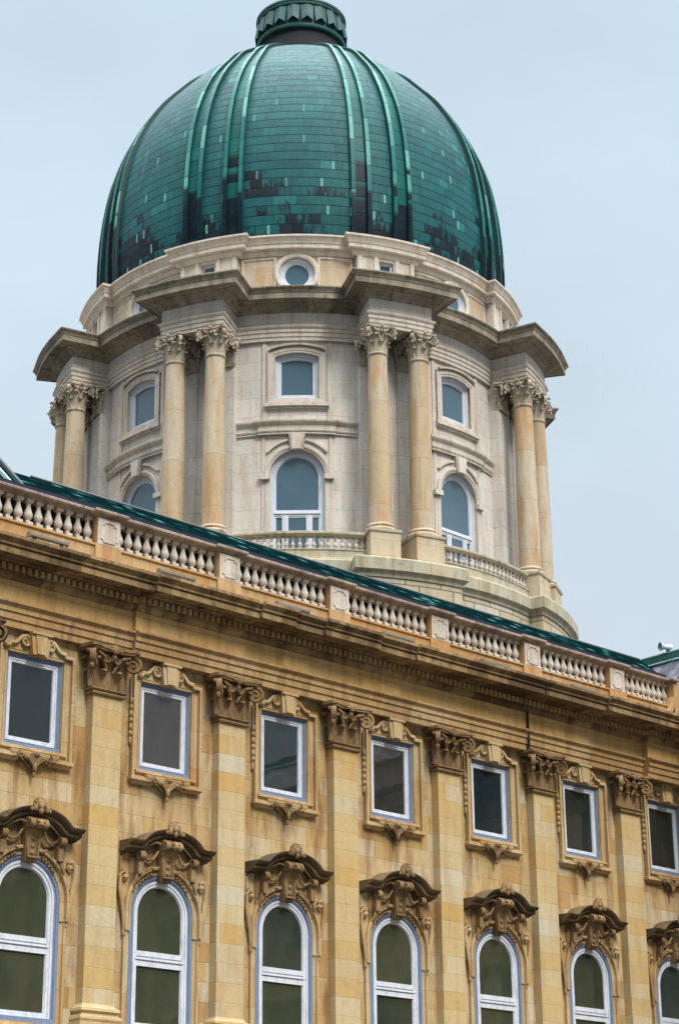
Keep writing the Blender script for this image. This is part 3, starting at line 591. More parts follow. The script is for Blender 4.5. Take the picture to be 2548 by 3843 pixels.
# ---- arched windows with hoods
def make_arched():
    F=flat(0)
    def archp(r,zb,n=26): return [(r,zb)]+arc(0,LS,r,0,PI,n)+[(-r,zb)]     # up the right side, over, down the left: left of travel inwards
    m=MB(); m.fsweep(archp(LH,LB),[(-.02,-.42),(-.02,.06),(.09,.06),(.09,.03),(.12,.03),(.17,.0),(.17,-.42)],F)
    m.mbox(F,-LH,LH,LB,LB+.14,-.42,.08)
    o=m.build('arched_window',M['blue'],wing,(0,0,0))
    m=MB(); m.fsweep(archp(LH-.165,LB+.1),[(0,-.42),(0,.035),(.07,.035),(.07,.01),(.16,.01),(.2,-.05),(.2,-.42)],F)
    for a,b,d in ((9.27,9.42,.0),(9.42,9.46,-.05),(9.46,9.53,.025),(9.53,9.57,-.05),(9.57,9.72,.0),(7.42,7.6,.0)): m.mbox(F,-.95,.95,a,b,-.42,d)
    m.build('sash',M['white'],o)
    rr_=LH-.34
    m=MB(); m.prism([(rr_,9.6)]+arc(0,LS,rr_,0,PI,26)+[(-rr_,9.6)],-.42,-.055,F); m.build('pane',M['glasslow'],o)
    m=MB(); m.mbox(F,-rr_,rr_,7.5,9.35,-.42,-.055); m.build('pane',M['glasslow'],o)
    m=MB(); q=[(r_,z_) for r_,z_ in [(LH+.0,10.2)]]
    pth=[(LH,10.25)]+arc(0,LS,LH,0,PI,28)+[(-LH,10.25)]
    m.fsweep(pth,[(0,-.02),(0,.09),(-.07,.11),(-.10,.07),(-.16,.09),(-.18,.2),(-.25,.22),(-.27,.19),(-.27,0)],F)
    for sx in (-1,1):
        m.mbox(F,min(sx*1.2,sx*1.36),max(sx*1.2,sx*1.36),7.3,10.25,0,.05); m.mbox(F,min(sx*1.36,sx*1.45),max(sx*1.36,sx*1.45),7.3,10.25,0,.11)
        m.ball((sx*1.44,-.1,10.2),.07,.07,.14,6,4)
        # C-scroll beside the arch
        m.tube([(sx*1.44,-.10,10.25),(sx*1.50,-.12,10.7),(sx*1.58,-.13,11.1),(sx*1.66,-.13,11.5),(sx*1.66,-.13,11.85),(sx*1.56,-.13,12.02),(sx*1.44,-.13,11.96),(sx*1.40,-.13,11.82),(sx*1.47,-.13,11.72),(sx*1.54,-.13,11.78)],[.05,.06,.07,.075,.075,.07,.06,.055,.05,.045],7)
        m.ball((sx*1.48,-.14,11.83),.09,.1,.09)
    m.build('archivolt',M['trim'],o)
    # carved spandrels: backing, brackets, swags
    t_=MB(); t_.prism([(-1.62,11.2),(-1.50,11.2)]+arc(0,LS,LH+.26,PI-.25,.25,20)+[(1.50,11.2),(1.62,11.2),(1.62,12.45),(1.2,12.75),(.7,13.2),(-.7,13.2),(-1.2,12.75),(-1.62,12.45)],0,.07,F)
    t_.build('tympanum',M['trim'],o)
    for sx in (-1,1):
        m=MB()
        m.prism([(sx*.3,12.0),(sx*1.28,11.6),(sx*1.28,12.6),(sx*.6,13.0),(sx*.3,13.0)],.06,.10,F)
        m.mbox(F,min(sx*.93,sx*1.11),max(sx*.93,sx*1.11),11.95,12.65,.06,.32)
        m.volute((sx*1.03,-.32,12.5),(0,-1,0),.16,.2,1.4,20); m.volute((sx*1.03,-.22,12.05),(0,-1,0),.1,.18,1.3,16)
        m.tube([(sx*1.05,-.2,12.0),(sx*1.12,-.22,11.8),(sx*1.2,-.2,11.62),(sx*1.12,-.2,11.5)],[.06,.07,.06,.03],6)
        m.tube([(sx*.38,-.34,12.72),(sx*.52,-.28,12.48),(sx*.7,-.22,12.42),(sx*.92,-.24,12.52)],[.035,.05,.05,.04],7)
        m.tube([(sx*.42,-.3,12.15),(sx*.55,-.2,12.22),(sx*.72,-.2,12.12),(sx*.9,-.16,11.9)],[.025,.04,.04,.025],6)
        for k in range(5): m.ball((sx*(.5+.1*k),-.13,12.02-.055*k-.02*k*k*.4),.05,.06,.05,6,4)
        m.tube([(sx*.3,-.4,12.92),(sx*.5,-.36,12.98),(sx*.75,-.3,12.86),(sx*1.0,-.28,12.66)],[.035,.045,.04,.03],6)
        m.leaf((sx*1.22,-.1,11.95),(sx*.25,-1,0),.2,.5,.0,.6)
        m.build('spandrel_carving',M['carved'],o)
    m=MB()
    rows=[]
    for z,h,d in ((11.82,.20,.24),(12.0,.22,.30),(12.4,.26,.34),(12.75,.31,.44),(12.98,.35,.58),(13.05,.34,.55)): rows.append([(-h,0,z),(-h,-d,z),(h,-d,z),(h,0,z)])
    m.grid(rows); m.face(*rows[0]); m.face(*rows[-1])
    for z,d in ((12.08,.31),(12.28,.33),(12.5,.37)): m.ball((0,-d,z),.09,.05,.075)
    m.fsweep([(-.16,11.95),(.16,11.95),(.22,12.62),(-.22,12.62)],[(-.03,.3),(-.03,.37),(.02,.37),(.02,.3)],F,True)
    # grotesque scroll on the block
    m.volute((-.24,-.52,12.86),(0,-1,0),.17,.16,1.4,20); m.volute((.24,-.52,12.86),(0,-1,0),.17,.16,1.4,20)
    m.ball((0,-.64,12.86),.17,.14,.14); m.ball((-.1,-.72,12.92),.06); m.ball((.1,-.72,12.92),.06); m.ball((0,-.74,12.82),.06,.08,.07)
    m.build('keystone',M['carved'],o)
    # hood mould
    up_=[(-1.63,12.70),(-1.45,12.70),(-1.26,12.70),(-1.13,12.715),(-1.04,12.76),(-.95,12.84),(-.87,12.92),(-.77,12.99),(-.62,13.06),(-.42,13.12),(-.2,13.16),(0,13.17)]
    pth=up_+[(-u,v) for u,v in up_[::-1][1:]]
    m=MB()
    pr=[(-.10,0),(-.10,.22),(-.06,.25),(-.055,.36),(-.02,.38),(-.02,.48),(.01,.49),(.07,.50),(.07,.46),(.09,.46),(.10,.56),(.14,.63),(.18,.67),(.21,.68),(.22,.63),(.24,0)]
    m.fsweep(pth,pr,F)
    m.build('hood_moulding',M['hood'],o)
    m=MB(); 
    for k in range(7):
        a=PI*k/6; m.tube([(0,-.56,13.36),(.12*cos(a),-.66,13.40+.1*sin(a)),(.25*cos(a),-.62,13.42+.22*sin(a))],[.05,.07,.05],6)
    m.ball((0,-.68,13.38),.12,.1,.12); m.ball((-.2,-.68,13.30),.08,.08,.11); m.ball((.2,-.68,13.30),.08,.08,.11); m.ball((0,-.68,13.25),.09,.08,.11)
    for sx in (-1,1): m.ball((sx*.31,-.66,13.26),.06,.06,.07)
    m.build('crest_ornament',M['carved'],o)
    return o
aw=make_arched()
for i in bays:
    if i: copy_tree(aw,wing,(S*i,0,0))

# ---- floodlights standing on the cornice and roof
LBL=['first grey linear floodlight on the cornice, left of the leftmost balustrade pedestal','second linear floodlight from the left on the cornice, between the first two pedestals',
 'third linear floodlight from the left on the cornice, between the second and third pedestals','fourth linear floodlight from the left on the cornice, between the third and fourth pedestals',
 'fifth linear floodlight from the left on the cornice, between the fourth and fifth pedestals','sixth linear floodlight from the left on the cornice, between the fifth and sixth pedestals','last linear floodlight on the cornice, right of the rightmost pedestal']
def make_lamp():
    o=empty('linear_floodlight',(0,0,0),0,LBL[0],'floodlight','linear floodlights along the cornice')
    m=MB(); m.box(-.72,.72,-.06,.06,.07,.17); m.fsweep([(-.74,.12),(-.70,.12)],[(-.07,-.08),(-.07,.08),(.07,.08),(.07,-.08)],flat(0)); m.fsweep([(.70,.12),(.74,.12)],[(-.07,-.08),(-.07,.08),(.07,.08),(.07,-.08)],flat(0)); m.build('housing',M['grey'],o)
    m=MB(); m.box(-.70,.70,-.09,-.055,.085,.15); m.build('lens',M['grey'],o)
    for x in (-.5,.5):
        m=MB(); m.box(x-.04,x+.04,-.05,.05,-.06,.07); m.build('bracket',M['darkmetal'],o)
    return o
lp=make_lamp()
for k in range(7):
    L=(X0+S*k-.15,D-.62,21.50)
    if k==0: lp.location=L
    else:
        c=copy_tree(lp,None,L); c['label']=LBL[k]

# ================================================================== DOMED TOWER
tower=empty('domed_tower',(TX,TY,0),TA+PI/2,'round stone tower with paired columns and attic under a green copper dome','building')
RW=10.95; A45=R_(45); PR=[R_(22.5+45*k) for k in range(8)]
def ringpath(rb,rp,half,step=R_(1.5)):
    # closed plan path: bays at radius rb, ressauts at rp over each column pair
    p=[]
    for q in PR:
        a0=q-A45/2*1.0; 
        n=max(2,int((A45/2-half)/step))
        for k in range(n+1): p.append(pol(rb,q-A45/2+(A45/2-half)*k/n))
        n2=max(2,int(2*half/step))
        for k in range(n2+1): p.append(pol(rp,q-half+2*half*k/n2))
        for k in range(n): p.append(pol(rb,q+half+(A45/2-half)*k/n))
    o=[p[0]]
    for a in p[1:]:
        if math.hypot(a[0]-o[-1][0],a[1]-o[-1][1])>1e-6: o.append(a)
    return o
def sector(m,r0,r1,h,z,qs=PR):
    for q in qs:
        n=10
        m.grid([[(*pol(r,q-h+2*h*k/n),z) for k in range(n+1)] for r in (r0,r1)])
# base drum below the platform
m=MB(); m.sweep(ringpath(13.05,13.75,R_(10.6)),[(0,GZ),(0,30.2)],True); m.build('base_drum',M['dbase'],tower)
m=MB(); m.sweep(ringpath(13.05,13.75,R_(10.6)),[(0,30.0),(.06,30.02),(.08,30.12),(.12,30.2),(.22,30.28),(.25,30.32),(.25,30.86),(.2,30.93),(-3.,30.95)],True); m.build('platform',M['dplat'],tower)
# drum wall with the window openings of the three bays in view
bay=[-A45,0,A45]; ops=[]; us=[]
for p in bay:
    c=p*RW
    ops.append((c-1.05,c+1.05,cons(39.8),(lambda c:(lambda u:42.0+.2*(1-((u-c)/1.05)**2)))(c)))
    ops.append((c-1.3,c+1.3,cons(31.),(lambda c:(lambda u:35.85+sqrt(max(1.69-(u-c)**2,0))))(c)))
    us+=[c-1.05,c+1.05]+[c-1.3*cos(PI*k/30) for k in range(31)]+[c-1.05+2.1*k/12 for k in range(13)]
us+=[RW*2*PI*k/240-RW*PI for k in range(241)]
m=MB(); m.wall(us,30.5,43.2,ops,cyl(0,RW),.4); m.build('drum_wall',M['dwall'],tower)
m=MB()
for q in PR: 
    for r in (11.36,): m.grid([[(*pol(r if 0<k<10 else RW-.1,q-R_(7.1)+R_(14.2)*min(max((k-1)/8,0),1)),z) for k in range(11)] for z in (30.9,42.9)])
m.build('column_backing',M['dwall'],tower)
m=MB(); m.lathe([(10.3,30.5),(10.3,47)],0,0,64,False); m.build('interior_wall',M['void'],tower)
# string course
pth=[]
for k in range(8):
    c=A45*k
    for a,b,r in ((-A45/2,-R_(9.3),0),(-R_(9.3),R_(9.3),.1),(R_(9.3),A45/2,0)):
        for j in range(9): pth.append(pol(RW+.02+r,c+a+(b-a)*j/8))
p2=[pth[0]]
for a in pth[1:]:
    if math.hypot(a[0]-p2[-1][0],a[1]-p2[-1][1])>1e-5: p2.append(a)
if math.hypot(p2[0][0]-p2[-1][0],p2[0][1]-p2[-1][1])<1e-5: p2.pop()
m=MB(); m.sweep(p2,[(-.05,37.93),(.06,37.93),(.06,38.03),(.09,38.03),(.12,38.10),(.06,38.14),(.06,38.38),(.12,38.42),(.2,38.5),(.22,38.54),(.22,38.62),(-.05,38.68)],True); m.build('string_course',M['dtrim'],tower)
# entablature
ip=ringpath(11.1,13.05,R_(7.05))
m=MB(); m.sweep(ip,[(-.15,42.80),(0,42.80),(0,42.98),(.04,42.99),(.04,43.2),(.08,43.21),(.08,43.38),(.12,43.41),(.17,43.5),(.17,43.55),(0,43.58),(-.2,43.58)],True); sector(m,10.9,13.0,R_(7.0),42.81); m.build('architrave',M['dtrim'],tower)
m=MB(); m.sweep(ip,[(-.2,43.57),(.02,43.57),(.02,44.27),(-.2,44.27)],True); m.build('frieze',M['dwall'],tower)
m=MB(); m.sweep(ip,[(-.2,44.25),(.06,44.25),(.1,44.3),(.2,44.38),(.22,44.44),(.32,44.5),(.45,44.56),(.47,44.61),(.92,44.64),(.92,44.60),(.95,44.60),(.95,44.88),(.98,44.90),(1.02,45.0),(1.08,45.08),(1.12,45.12),(1.12,45.19),(1.0,45.24),(0,45.36),(-.15,45.37)],True)
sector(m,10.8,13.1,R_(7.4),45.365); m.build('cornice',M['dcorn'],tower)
# attic
RA=11.0; HA=R_(7.7); ops=[]; us=[]
for p in bay:
    c=p*RA
    ops.append((c-.88,c+.88,(lambda c:(lambda u:46.42-sqrt(max(.88**2-(u-c)**2,0))))(c),(lambda c:(lambda u:46.42+sqrt(max(.88**2-(u-c)**2,0))))(c)))
    us+=[c-.88*cos(PI*k/30) for k in range(31)]
us+=[RA*2*PI*k/240-RA*PI for k in range(241)]
m=MB(); m.wall(us,45.2,47.6,ops,cyl(0,RA),.4); m.build('attic_wall',M['dattic'],tower)
RP=11.4
def make_attic_block(q):
    ops=[(-.38,.38,cons(46.3),cons(47.25))]
    us=[-.38,.38]+lin(-HA*RP,HA*RP,12)
    F=cyl(0,RP); m=MB(); m.wall(us,45.2,47.6,ops,F,.5)
    for sx in (-1,1):
        e=sx*HA*RP; m.face(F(e,45.2,0),F(e,47.6,0),F(e,47.6,-.4),F(e,45.2,-.4))
        for a,b in ((.46,.66),(1.28,1.5)): m.mbox(F,min(sx*a,sx*b),max(sx*a,sx*b),45.3,47.4,0,.07)
    o=m.build('attic_pier',M['dtrim'],tower,(0,0,0),q)
    m=MB(); m.fsweep([(-.38,46.3),(.38,46.3),(.38,47.25),(-.38,47.25)],[(-.01,-.4),(-.01,-.16),(.11,-.16),(.11,-.4)],F,True); w_=m.build('square_window',M['dwhite'],o)
    m=MB(); m.mbox(F,-.3,.3,46.35,47.2,-.45,-.28); m.build('pane',M['dglass'],o)
    return o
ab=make_attic_block(PR[0])
for q in PR[1:]: copy_tree(ab,tower,(0,0,0),q)
m=MB(); m.sweep(ringpath(11.0,11.4,R_(8.3)),[(-.5,47.38),(.04,47.38),(.08,47.42),(.12,47.5),(.17,47.58),(.17,47.64),(.34,47.68),(.34,47.88),(.38,47.91),(.42,48.06),(.5,48.18),(.54,48.22),(.54,48.32),(.48,48.35),(-.5,48.42)],True); m.build('attic_cornice',M['dtrim'],tower)
for p in bay:
    m=MB(); F=cyl(p,RA)
    for sx in (-1,1):
        r=[(sx*1.12,45.5),(sx*2.62,45.5),(sx*2.62,47.22),(sx*1.12,47.22)]
        if sx<0: r=r[::-1]
        for a in range(1): m.fsweep([(r[k][0]+(r[(k+1)%4][0]-r[k][0])*j/6,r[k][1]+(r[(k+1)%4][1]-r[k][1])*j/6) for k in range(4) for j in range(6)],[(-.10,0),(-.10,.06),(-.02,.06),(.02,.0)],F,True)
    m.build('attic_panel',M['dtrim'],tower)
def ringp(cz,r,n=40): return [(r*cos(2*PI*k/n),cz+r*sin(2*PI*k/n)) for k in range(n)]
def make_oculus():
    F=cyl(0,RA); z=46.42
    m=MB(); m.fsweep(ringp(z,.88),[(-.02,-.3),(-.02,-.05),(.10,-.05),(.13,-.12),(.20,-.12),(.24,-.18),(.28,-.18),(.30,-.25),(.30,-.35)],F,True); o=m.build('oculus_window',M['dwhite'],tower)
    m=MB(); m.prism(ringp(z,.64),-.4,-.24,F); m.build('pane',M['dglass'],o)
    m=MB(); m.fsweep(ringp(z,.88),[(.01,-.1),(.01,.10),(-.06,.13),(-.16,.13),(-.2,.09),(-.24,.07),(-.24,0)],F,True); m.build('window_surround',M['dtrim'],o)
    return o
oc=make_oculus(); oc.rotation_euler.z=0
for p in (-A45,A45): copy_tree(oc,tower,(0,0,0),p)
def make_seg():
    F=cyl(0,RW); hw=1.05
    top=[(hw-2*hw*k/12,42.0+.2*(1-((hw-2*hw*k/12)/hw)**2)) for k in range(13)]
    loop=[(-hw,39.8),(-hw/2,39.8),(0,39.8),(hw/2,39.8),(hw,39.8)]+top
    m=MB(); m.fsweep(loop,[(-.02,-.4),(-.02,-.14),(.12,-.14),(.12,-.19),(.18,-.19),(.2,-.22),(.28,-.22),(.29,-.3),(.29,-.4)],F,True); o=m.build('segmental_window',M['dwhite'],tower)
    m=MB(); m.prism([(u*.78,(v-41)*.86+41) for u,v in loop],-.42,-.3,F); m.build('pane',M['dglass'],o)
    m=MB(); m.fsweep(loop,[(.0,-.1),(.0,.06),(-.10,.07),(-.12,.10),(-.30,.10),(-.30,0)],F,True)
    m.fsweep([(-1.36,39.55),(-1.36,42.25)]+[(-1.36+2.72*k/12,42.25+.32*(1-((-1.36+2.72*k/12)/1.36)**2)) for k in range(1,12)]+[(1.36,42.25),(1.36,39.55)],[(0,0),(0,.10),(.0,.14),(.05,.14),(.05,0)],F)
    m.fsweep([(-1.3+2.6*k/12,42.36+.22*(1-((-1.3+2.6*k/12)/1.3)**2)) for k in range(13)],[(-.04,.08),(-.04,.22),(.05,.24),(.05,.08)],F)
    for sx in (-1,1):
        m.mbox(F,min(sx*1.44,sx*1.66),max(sx*1.44,sx*1.66),38.65,42.82,0,.06)
    m.build('window_surround',M['dtrim'],o)
    m=MB()
    for d,a,b in ((.16,39.28,39.36),(.24,39.36,39.50),(.19,39.50,39.56)): m.prism([(-1.5+.0+3.0*k/8,a) for k in range(9)]+[(1.5-3.0*k/8,b) for k in range(9)],0,d,F)
    m.build('sill',M['dtrim'],o)
    return o
sg_=make_seg()
for p in (-A45,A45): copy_tree(sg_,tower,(0,0,0),p)
def make_arch_t():
    F=cyl(0,RW); r=1.3; zs=35.85
    ap=lambda r,zb:[(r,zb)]+arc(0,zs,r,0,PI,28)+[(-r,zb)]
    m=MB(); m.fsweep(ap(r,31.2),[(-.02,-.4),(-.02,-.14),(.1,-.14),(.1,-.19),(.2,-.19),(.22,-.23),(.27,-.23),(.3,-.3),(.3,-.4)],F)
    for a,b,d in ((33.93,34.03,-.2),(34.03,34.1,-.15),(34.1,34.22,-.2)): m.mbox(F,-1.1,1.1,a,b,-.4,d)
    for u in (-.57,.57): m.mbox(F,u-.15,u+.15,31.2,33.94,-.4,-.2); m.mbox(F,u-.05,u+.05,31.2,33.94,-.2,-.17)
    m.mbox(F,-1.1,1.1,33.86,33.94,-.4,-.22)
    o=m.build('round_headed_window',M['dwhite'],tower)
    m=MB(); m.prism([(1.02,34.15)]+arc(0,zs,1.02,0,PI,28)+[(-1.02,34.15)],-.42,-.29,F); m.build('pane',M['dglass'],o)
    for a,b in ((-1.02,-.7),(-.44,.44),(.7,1.02)):
        m=MB(); m.mbox(F,a,b,31.2,33.9,-.42,-.29); m.build('pane',M['dglass'],o)
    m=MB(); m.fsweep([(r,35.8)]+arc(0,zs,r,0,PI,28)+[(-r,35.8)],[(0,-.1),(0,.08),(-.08,.10),(-.1,.14),(-.2,.16),(-.24,.12),(-.24,0)],F)
    for sx in (-1,1):
        m.mbox(F,min(sx*1.3,sx*1.5),max(sx*1.3,sx*1.5),31.,35.7,0,.07); m.mbox(F,min(sx*1.5,sx*1.66),max(sx*1.5,sx*1.66),31.,37.93,0,.05)
        m.prism([(sx*1.26,35.66),(sx*1.70,35.66),(sx*1.74,35.76),(sx*1.74,35.9),(sx*1.26,35.9)],0,.22,F)
        a0=math.acos(1.40/1.85); a1=math.acos(.40/1.85); pts=arc(0,zs,1.85,a0,a1,8); m.fsweep([(sx*u,v) for u,v in pts],[(-.05,.0),(-.05,.12),(.05,.12),(.05,.0)],F)
    m.build('archivolt',M['dtrim'],o)
    m=MB(); m.prism([(-.27,37.1),(.27,37.1),(.385,37.94),(-.385,37.94)],0,.24,F); m.prism([(-.2,37.12),(.2,37.12),(.3,37.94),(-.3,37.94)],.24,.29,F); m.build('keystone',M['dtrim'],o)
    return o
at=make_arch_t()
for p in (-A45,A45): copy_tree(at,tower,(0,0,0),p)

# ---- columns
RC=12.6; DL=R_(4.8)
def round_capital():
    m=MB(); z0=41.43
    m.lathe([(.455,z0-.05),(.50,z0-.02),(.52,z0+.03),(.50,z0+.07),(.46,z0+.09),(.43,z0+.5),(.44,z0+.8),(.52,z0+1.05),(.64,z0+1.2)],0,0,20)
    for k in range(8):
        a=2*PI*k/8; d=(cos(a),sin(a),0); m.leaf((d[0]*.43,d[1]*.43,z0+.1),d,.34,.52,.01,1.7)
        a+=PI/8; d=(cos(a),sin(a),0); m.leaf((d[0]*.43,d[1]*.43,z0+.2),d,.36,.80,.01,1.35)
    for k in range(4):
        a=PI/4+PI/2*k; d=(cos(a),sin(a),0)
        m.volute((d[0]*.80,d[1]*.80,z0+1.03),d,.23,.16)
        for s_ in (-1,1):
            b=a-s_*.55; m.tube([(.5*cos(a-s_*.7),.5*sin(a-s_*.7),z0+.7),(.62*cos(b),.62*sin(b),z0+1.05),(.72*cos(a-s_*.25),.72*sin(a-s_*.25),z0+1.22)],[.035,.05,.05],6)
        m.ball((d[0]*.93,d[1]*.93,z0+.78),.07,.07,.09,6,4)
        a=PI/2*k; m.ball((.74*cos(a),.74*sin(a),z0+1.32),.09,.09,.09,7,5); m.ball((.62*cos(a),.62*sin(a),z0+1.12),.08,.08,.1,6,4)
        for s_ in (-1,1): m.ball((.62*cos(a)-s_*.16*sin(a),.62*sin(a)+s_*.16*cos(a),z0+1.12),.09,.09,.1,7,5)
    A=[]
    for k in range(4):
        c=Vector((cos(PI/4+PI/2*k),sin(PI/4+PI/2*k))); n=Vector((cos(PI/4+PI/2*(k+1)),sin(PI/4+PI/2*(k+1))))
        t=(n-c).normalized(); P0=c*1.0+t*.1; P1_=n*1.0-t*.1; inw=-(c+n).normalized()
        A+=[P0+(P1_-P0)*j/8+inw*(.14*sin(PI*j/8)) for j in range(9)]
    for za,zb,sc in ((z0+1.26,z0+1.31,.93),(z0+1.31,z0+1.385,1.)):
        a=[(p.x*sc,p.y*sc,za) for p in A]; b=[(p.x*sc,p.y*sc,zb) for p in A]; m.face(*a); m.face(*b); m.grid([a,b],cu=True)
    return m
def offset(mb,dx,dy):
    mb.v=[(x+dx,y+dy,z) for x,y,z in mb.v]; return mb
def make_column():
    m=MB(); H0,H1=32.88,41.45
    m.lathe([(.535*(1-.15*max(0,(t-.3)/.7)**1.4)-.0,H0+(H1-H0)*t) for t in lin(0,1,16)],0,-RC,28)
    o=m.build('column',M['column'],tower,(0,0,0),0)
    offset(round_capital(),0,-RC).build('capital',M['dcap'],o)
    m=MB(); m.lathe([(.72,32.49),(.72,32.52),(.745,32.58),(.72,32.66),(.64,32.67),(.60,32.70),(.61,32.73),(.66,32.75),(.67,32.80),(.63,32.85),(.56,32.87),(.55,32.92)],0,-RC,28); m.build('base',M['dped'],o)
    m=MB(); m.box(-.72,.72,-RC-.74,-RC+1.6,30.93,32.36); m.sweep([(.72,-RC+1.5),(-.72,-RC+1.5),(-.72,-RC-.74),(.72,-RC-.74)],[(0,32.35),(.05,32.36),(.07,32.42),(.07,32.49),(-.6,32.495)],True); m.sweep([(.72,-RC+1.5),(-.72,-RC+1.5),(-.72,-RC-.74),(.72,-RC-.74)],[(0,30.93),(.06,30.93),(.06,31.1),(0,31.16)],True); m.build('pedestal',M['dped'],o)
    return o
col=make_column(); first=True
ang=[]
for k in (-2,-1,0,1):
    q=R_(22.5+45*k); ang+=[q-DL,q+DL]
for a in ang:
    if first: col.rotation_euler.z=a; first=False
    else: copy_tree(col,tower,(0,0,0),a)
# responds on the wall behind the columns
def make_respond():
    m=MB(); F=cyl(0,RW); m.mbox(F,-.5,.5,30.9,41.45,0,.56)
    o=m.build('wall_pilaster',M['dwall'],tower)
    c=pil_capital(); c.v=[(x*.86,-RW-.40+(y*.62),41.42+(z-17.2)*.9) for x,y,z in c.v]; c.build('capital',M['dcap'],o)
    return o
rs=make_respond(); first=True
for a in ang:
    if first: rs.rotation_euler.z=a; first=False
    else: copy_tree(rs,tower,(0,0,0),a)

# ---- tower balustrades between the pedestals
tb=MB(); tb.box(-.09,.09,-.09,.09,0,.07)
tb.lathe([(.06,.07),(.075,.1),(.06,.13),(.10,.2),(.108,.25),(.09,.31),(.055,.36),(.05,.42),(.075,.46),(.05,.5),(.075,.55),(.08,.58)],0,0,10); tb.box(-.09,.09,-.09,.09,.575,.66)
def make_balustrade():
    h=R_(14.6); F=lambda r:[pol(r,-h+2*h*k/24) for k in range(25)]
    m=MB(); m.sweep(F(12.6),[(-.24,30.93),(.26,30.93),(.26,31.12),(.2,31.16),(.2,31.5),(.24,31.52),(.24,31.57),(-.24,31.57)])
    m.sweep(F(12.6),[(-.18,32.2),(.14,32.2),(.18,32.26),(.22,32.3),(.22,32.4),(.15,32.44),(-.18,32.45)])
    o=m.build('balustrade',M['dplat'],tower)
    n=20; b=None
    for k in range(n):
        a=-h+2*h*(k+.5)/n
        L=(*pol(12.6,a),31.56)
        if b is None: b=tb.build('baluster',M['balus'],o,L,a)
        else: copy_tree(b,o,L,a)
    return o
tbal=make_balustrade()
for p in (-A45,A45): copy_tree(tbal,tower,(0,0,0),p)

# ---- copper dome
R0=11.1
KZ=[48.2,50,52,54,56,58,60,61.5,62.3,63,63.5,64,64.5,65.05]
KR=[10.78,10.90,10.87,10.70,10.34,9.64,8.52,7.3,6.58,5.70,5.0,4.2,3.4,2.32]
def krad(z):
    n=len(KZ); k=max(i for i in range(n-1) if KZ[i]<=z+1e-9); h=KZ[k+1]-KZ[k]; t=(z-KZ[k])/h
    sl=lambda i:(KR[min(i+1,n-1)]-KR[max(i-1,0)])/(KZ[min(i+1,n-1)]-KZ[max(i-1,0)])
    return (2*t**3-3*t**2+1)*KR[k]+(t**3-2*t*t+t)*h*sl(k)+(-2*t**3+3*t*t)*KR[k+1]+(t**3-t*t)*h*sl(k+1)
prof=[(krad(z),z) for z in lin(48.2,62.,56)+lin(62.1,65.05,26)]
ss=[0.]
for a,b in zip(prof,prof[1:]): ss.append(ss[-1]+math.hypot(b[0]-a[0],b[1]-a[1]))
zs_=[z for r,z in prof]
def s_of(z):
    for k in range(len(zs_)-1):
        if z<=zs_[k+1]+1e-6: return ss[k]+(ss[k+1]-ss[k])*(z-zs_[k])/(zs_[k+1]-zs_[k])
    return ss[-1]
m=MB(); m.lathe([p for p in prof if p[0]>2.1],0,0,256,False)
def duv(co):
    return (math.atan2(co.x,-co.y)*R0,s_of(co.z))
dome=m.build('dome',M['copper'],tower,sharp=60,uvf=None)
me=dome.data; ul=me.uv_layers.new(name='UVMap')
for p in me.polygons:
    aa=[math.atan2(me.vertices[v].co.x,-me.vertices[v].co.y) for v in p.vertices]; w_=max(aa)-min(aa)>PI
    for li,a in zip(p.loop_indices,aa):
        if w_ and a<0: a+=2*PI
        ul.data[li].uv=(a*R0,s_of(me.vertices[me.loops[li].vertex_index].co.z))
def ribcap(a0,a1,h0,h1):
    m=MB(); pr=[p for p in prof if p[0]>2.2]; rows=[]
    for k,(r,z) in enumerate(pr):
        q=pr[max(k-1,0)]; n_=pr[min(k+1,len(pr)-1)]; tx,tz=n_[0]-q[0],n_[1]-q[1]; L=math.hypot(tx,tz); nx,nz=tz/L,-tx/L; f_=min(1,.45+.55*r/R0)
        rows.append([(*pol(r+nx*h*f_,a),z+nz*h*f_) for a,h in ((a0,h0),(a0,h1),(a1,h1),(a1,h0))])
    m.grid(rows,cu=True); m.face(*rows[0]); m.face(*rows[-1]); return m
def ribstrip(a0,a1,h,und=0.):
    m=MB(); pr=[p for p in prof if p[0]>2.2]; rows=[]
    for k,(r,z) in enumerate(pr):
        q=pr[max(k-1,0)]; n_=pr[min(k+1,len(pr)-1)]; tx,tz=n_[0]-q[0],n_[1]-q[1]; L=math.hypot(tx,tz); nx,nz=tz/L,-tx/L
        hh=h*min(1,.45+.55*r/R0); f_=und*(a1-a0); A=[(*pol(r-.05,a0+f_),z),(*pol(r+nx*hh*.45,a0+f_),z+nz*hh*.45),(*pol(r+nx*hh*.5,a0),z+nz*hh*.5),(*pol(r+nx*hh,a0),z+nz*hh)]
        mid=[(*pol(r+nx*hh,a0+(a1-a0)*.5),z+nz*hh)]
        rows.append(A+mid+[(*pol(r+nx*hh,a1),z+nz*hh),(*pol(r+nx*hh*.5,a1),z+nz*hh*.5),(*pol(r+nx*hh*.45,a1-f_),z+nz*hh*.45),(*pol(r-.05,a1-f_),z)])
    m.grid(rows); m.face(*rows[0]); m.face(*rows[-1]); return m
ruv=lambda k:(lambda co:(k,s_of(co.z)))
def make_rib():
    o=ribstrip(-R_(1.75),R_(1.75),.07).build('rib',M['rib'],tower,uvf=ruv(.0))
    ribstrip(-R_(2.55),-R_(1.7),.20,.1).build('rib_side',M['copdark'],o); ribcap(-R_(2.65),-R_(1.6),.205,.26).build('rib_edge',M['ribedge'],o,uvf=ruv(3.))  # dark sides paint the shadow line beside each raised edge
    ribstrip(R_(1.7),R_(2.55),.20,.1).build('rib_side',M['copdark'],o); ribcap(R_(1.6),R_(2.65),.205,.26).build('rib_edge',M['ribedge'],o,uvf=ruv(9.))
    return o
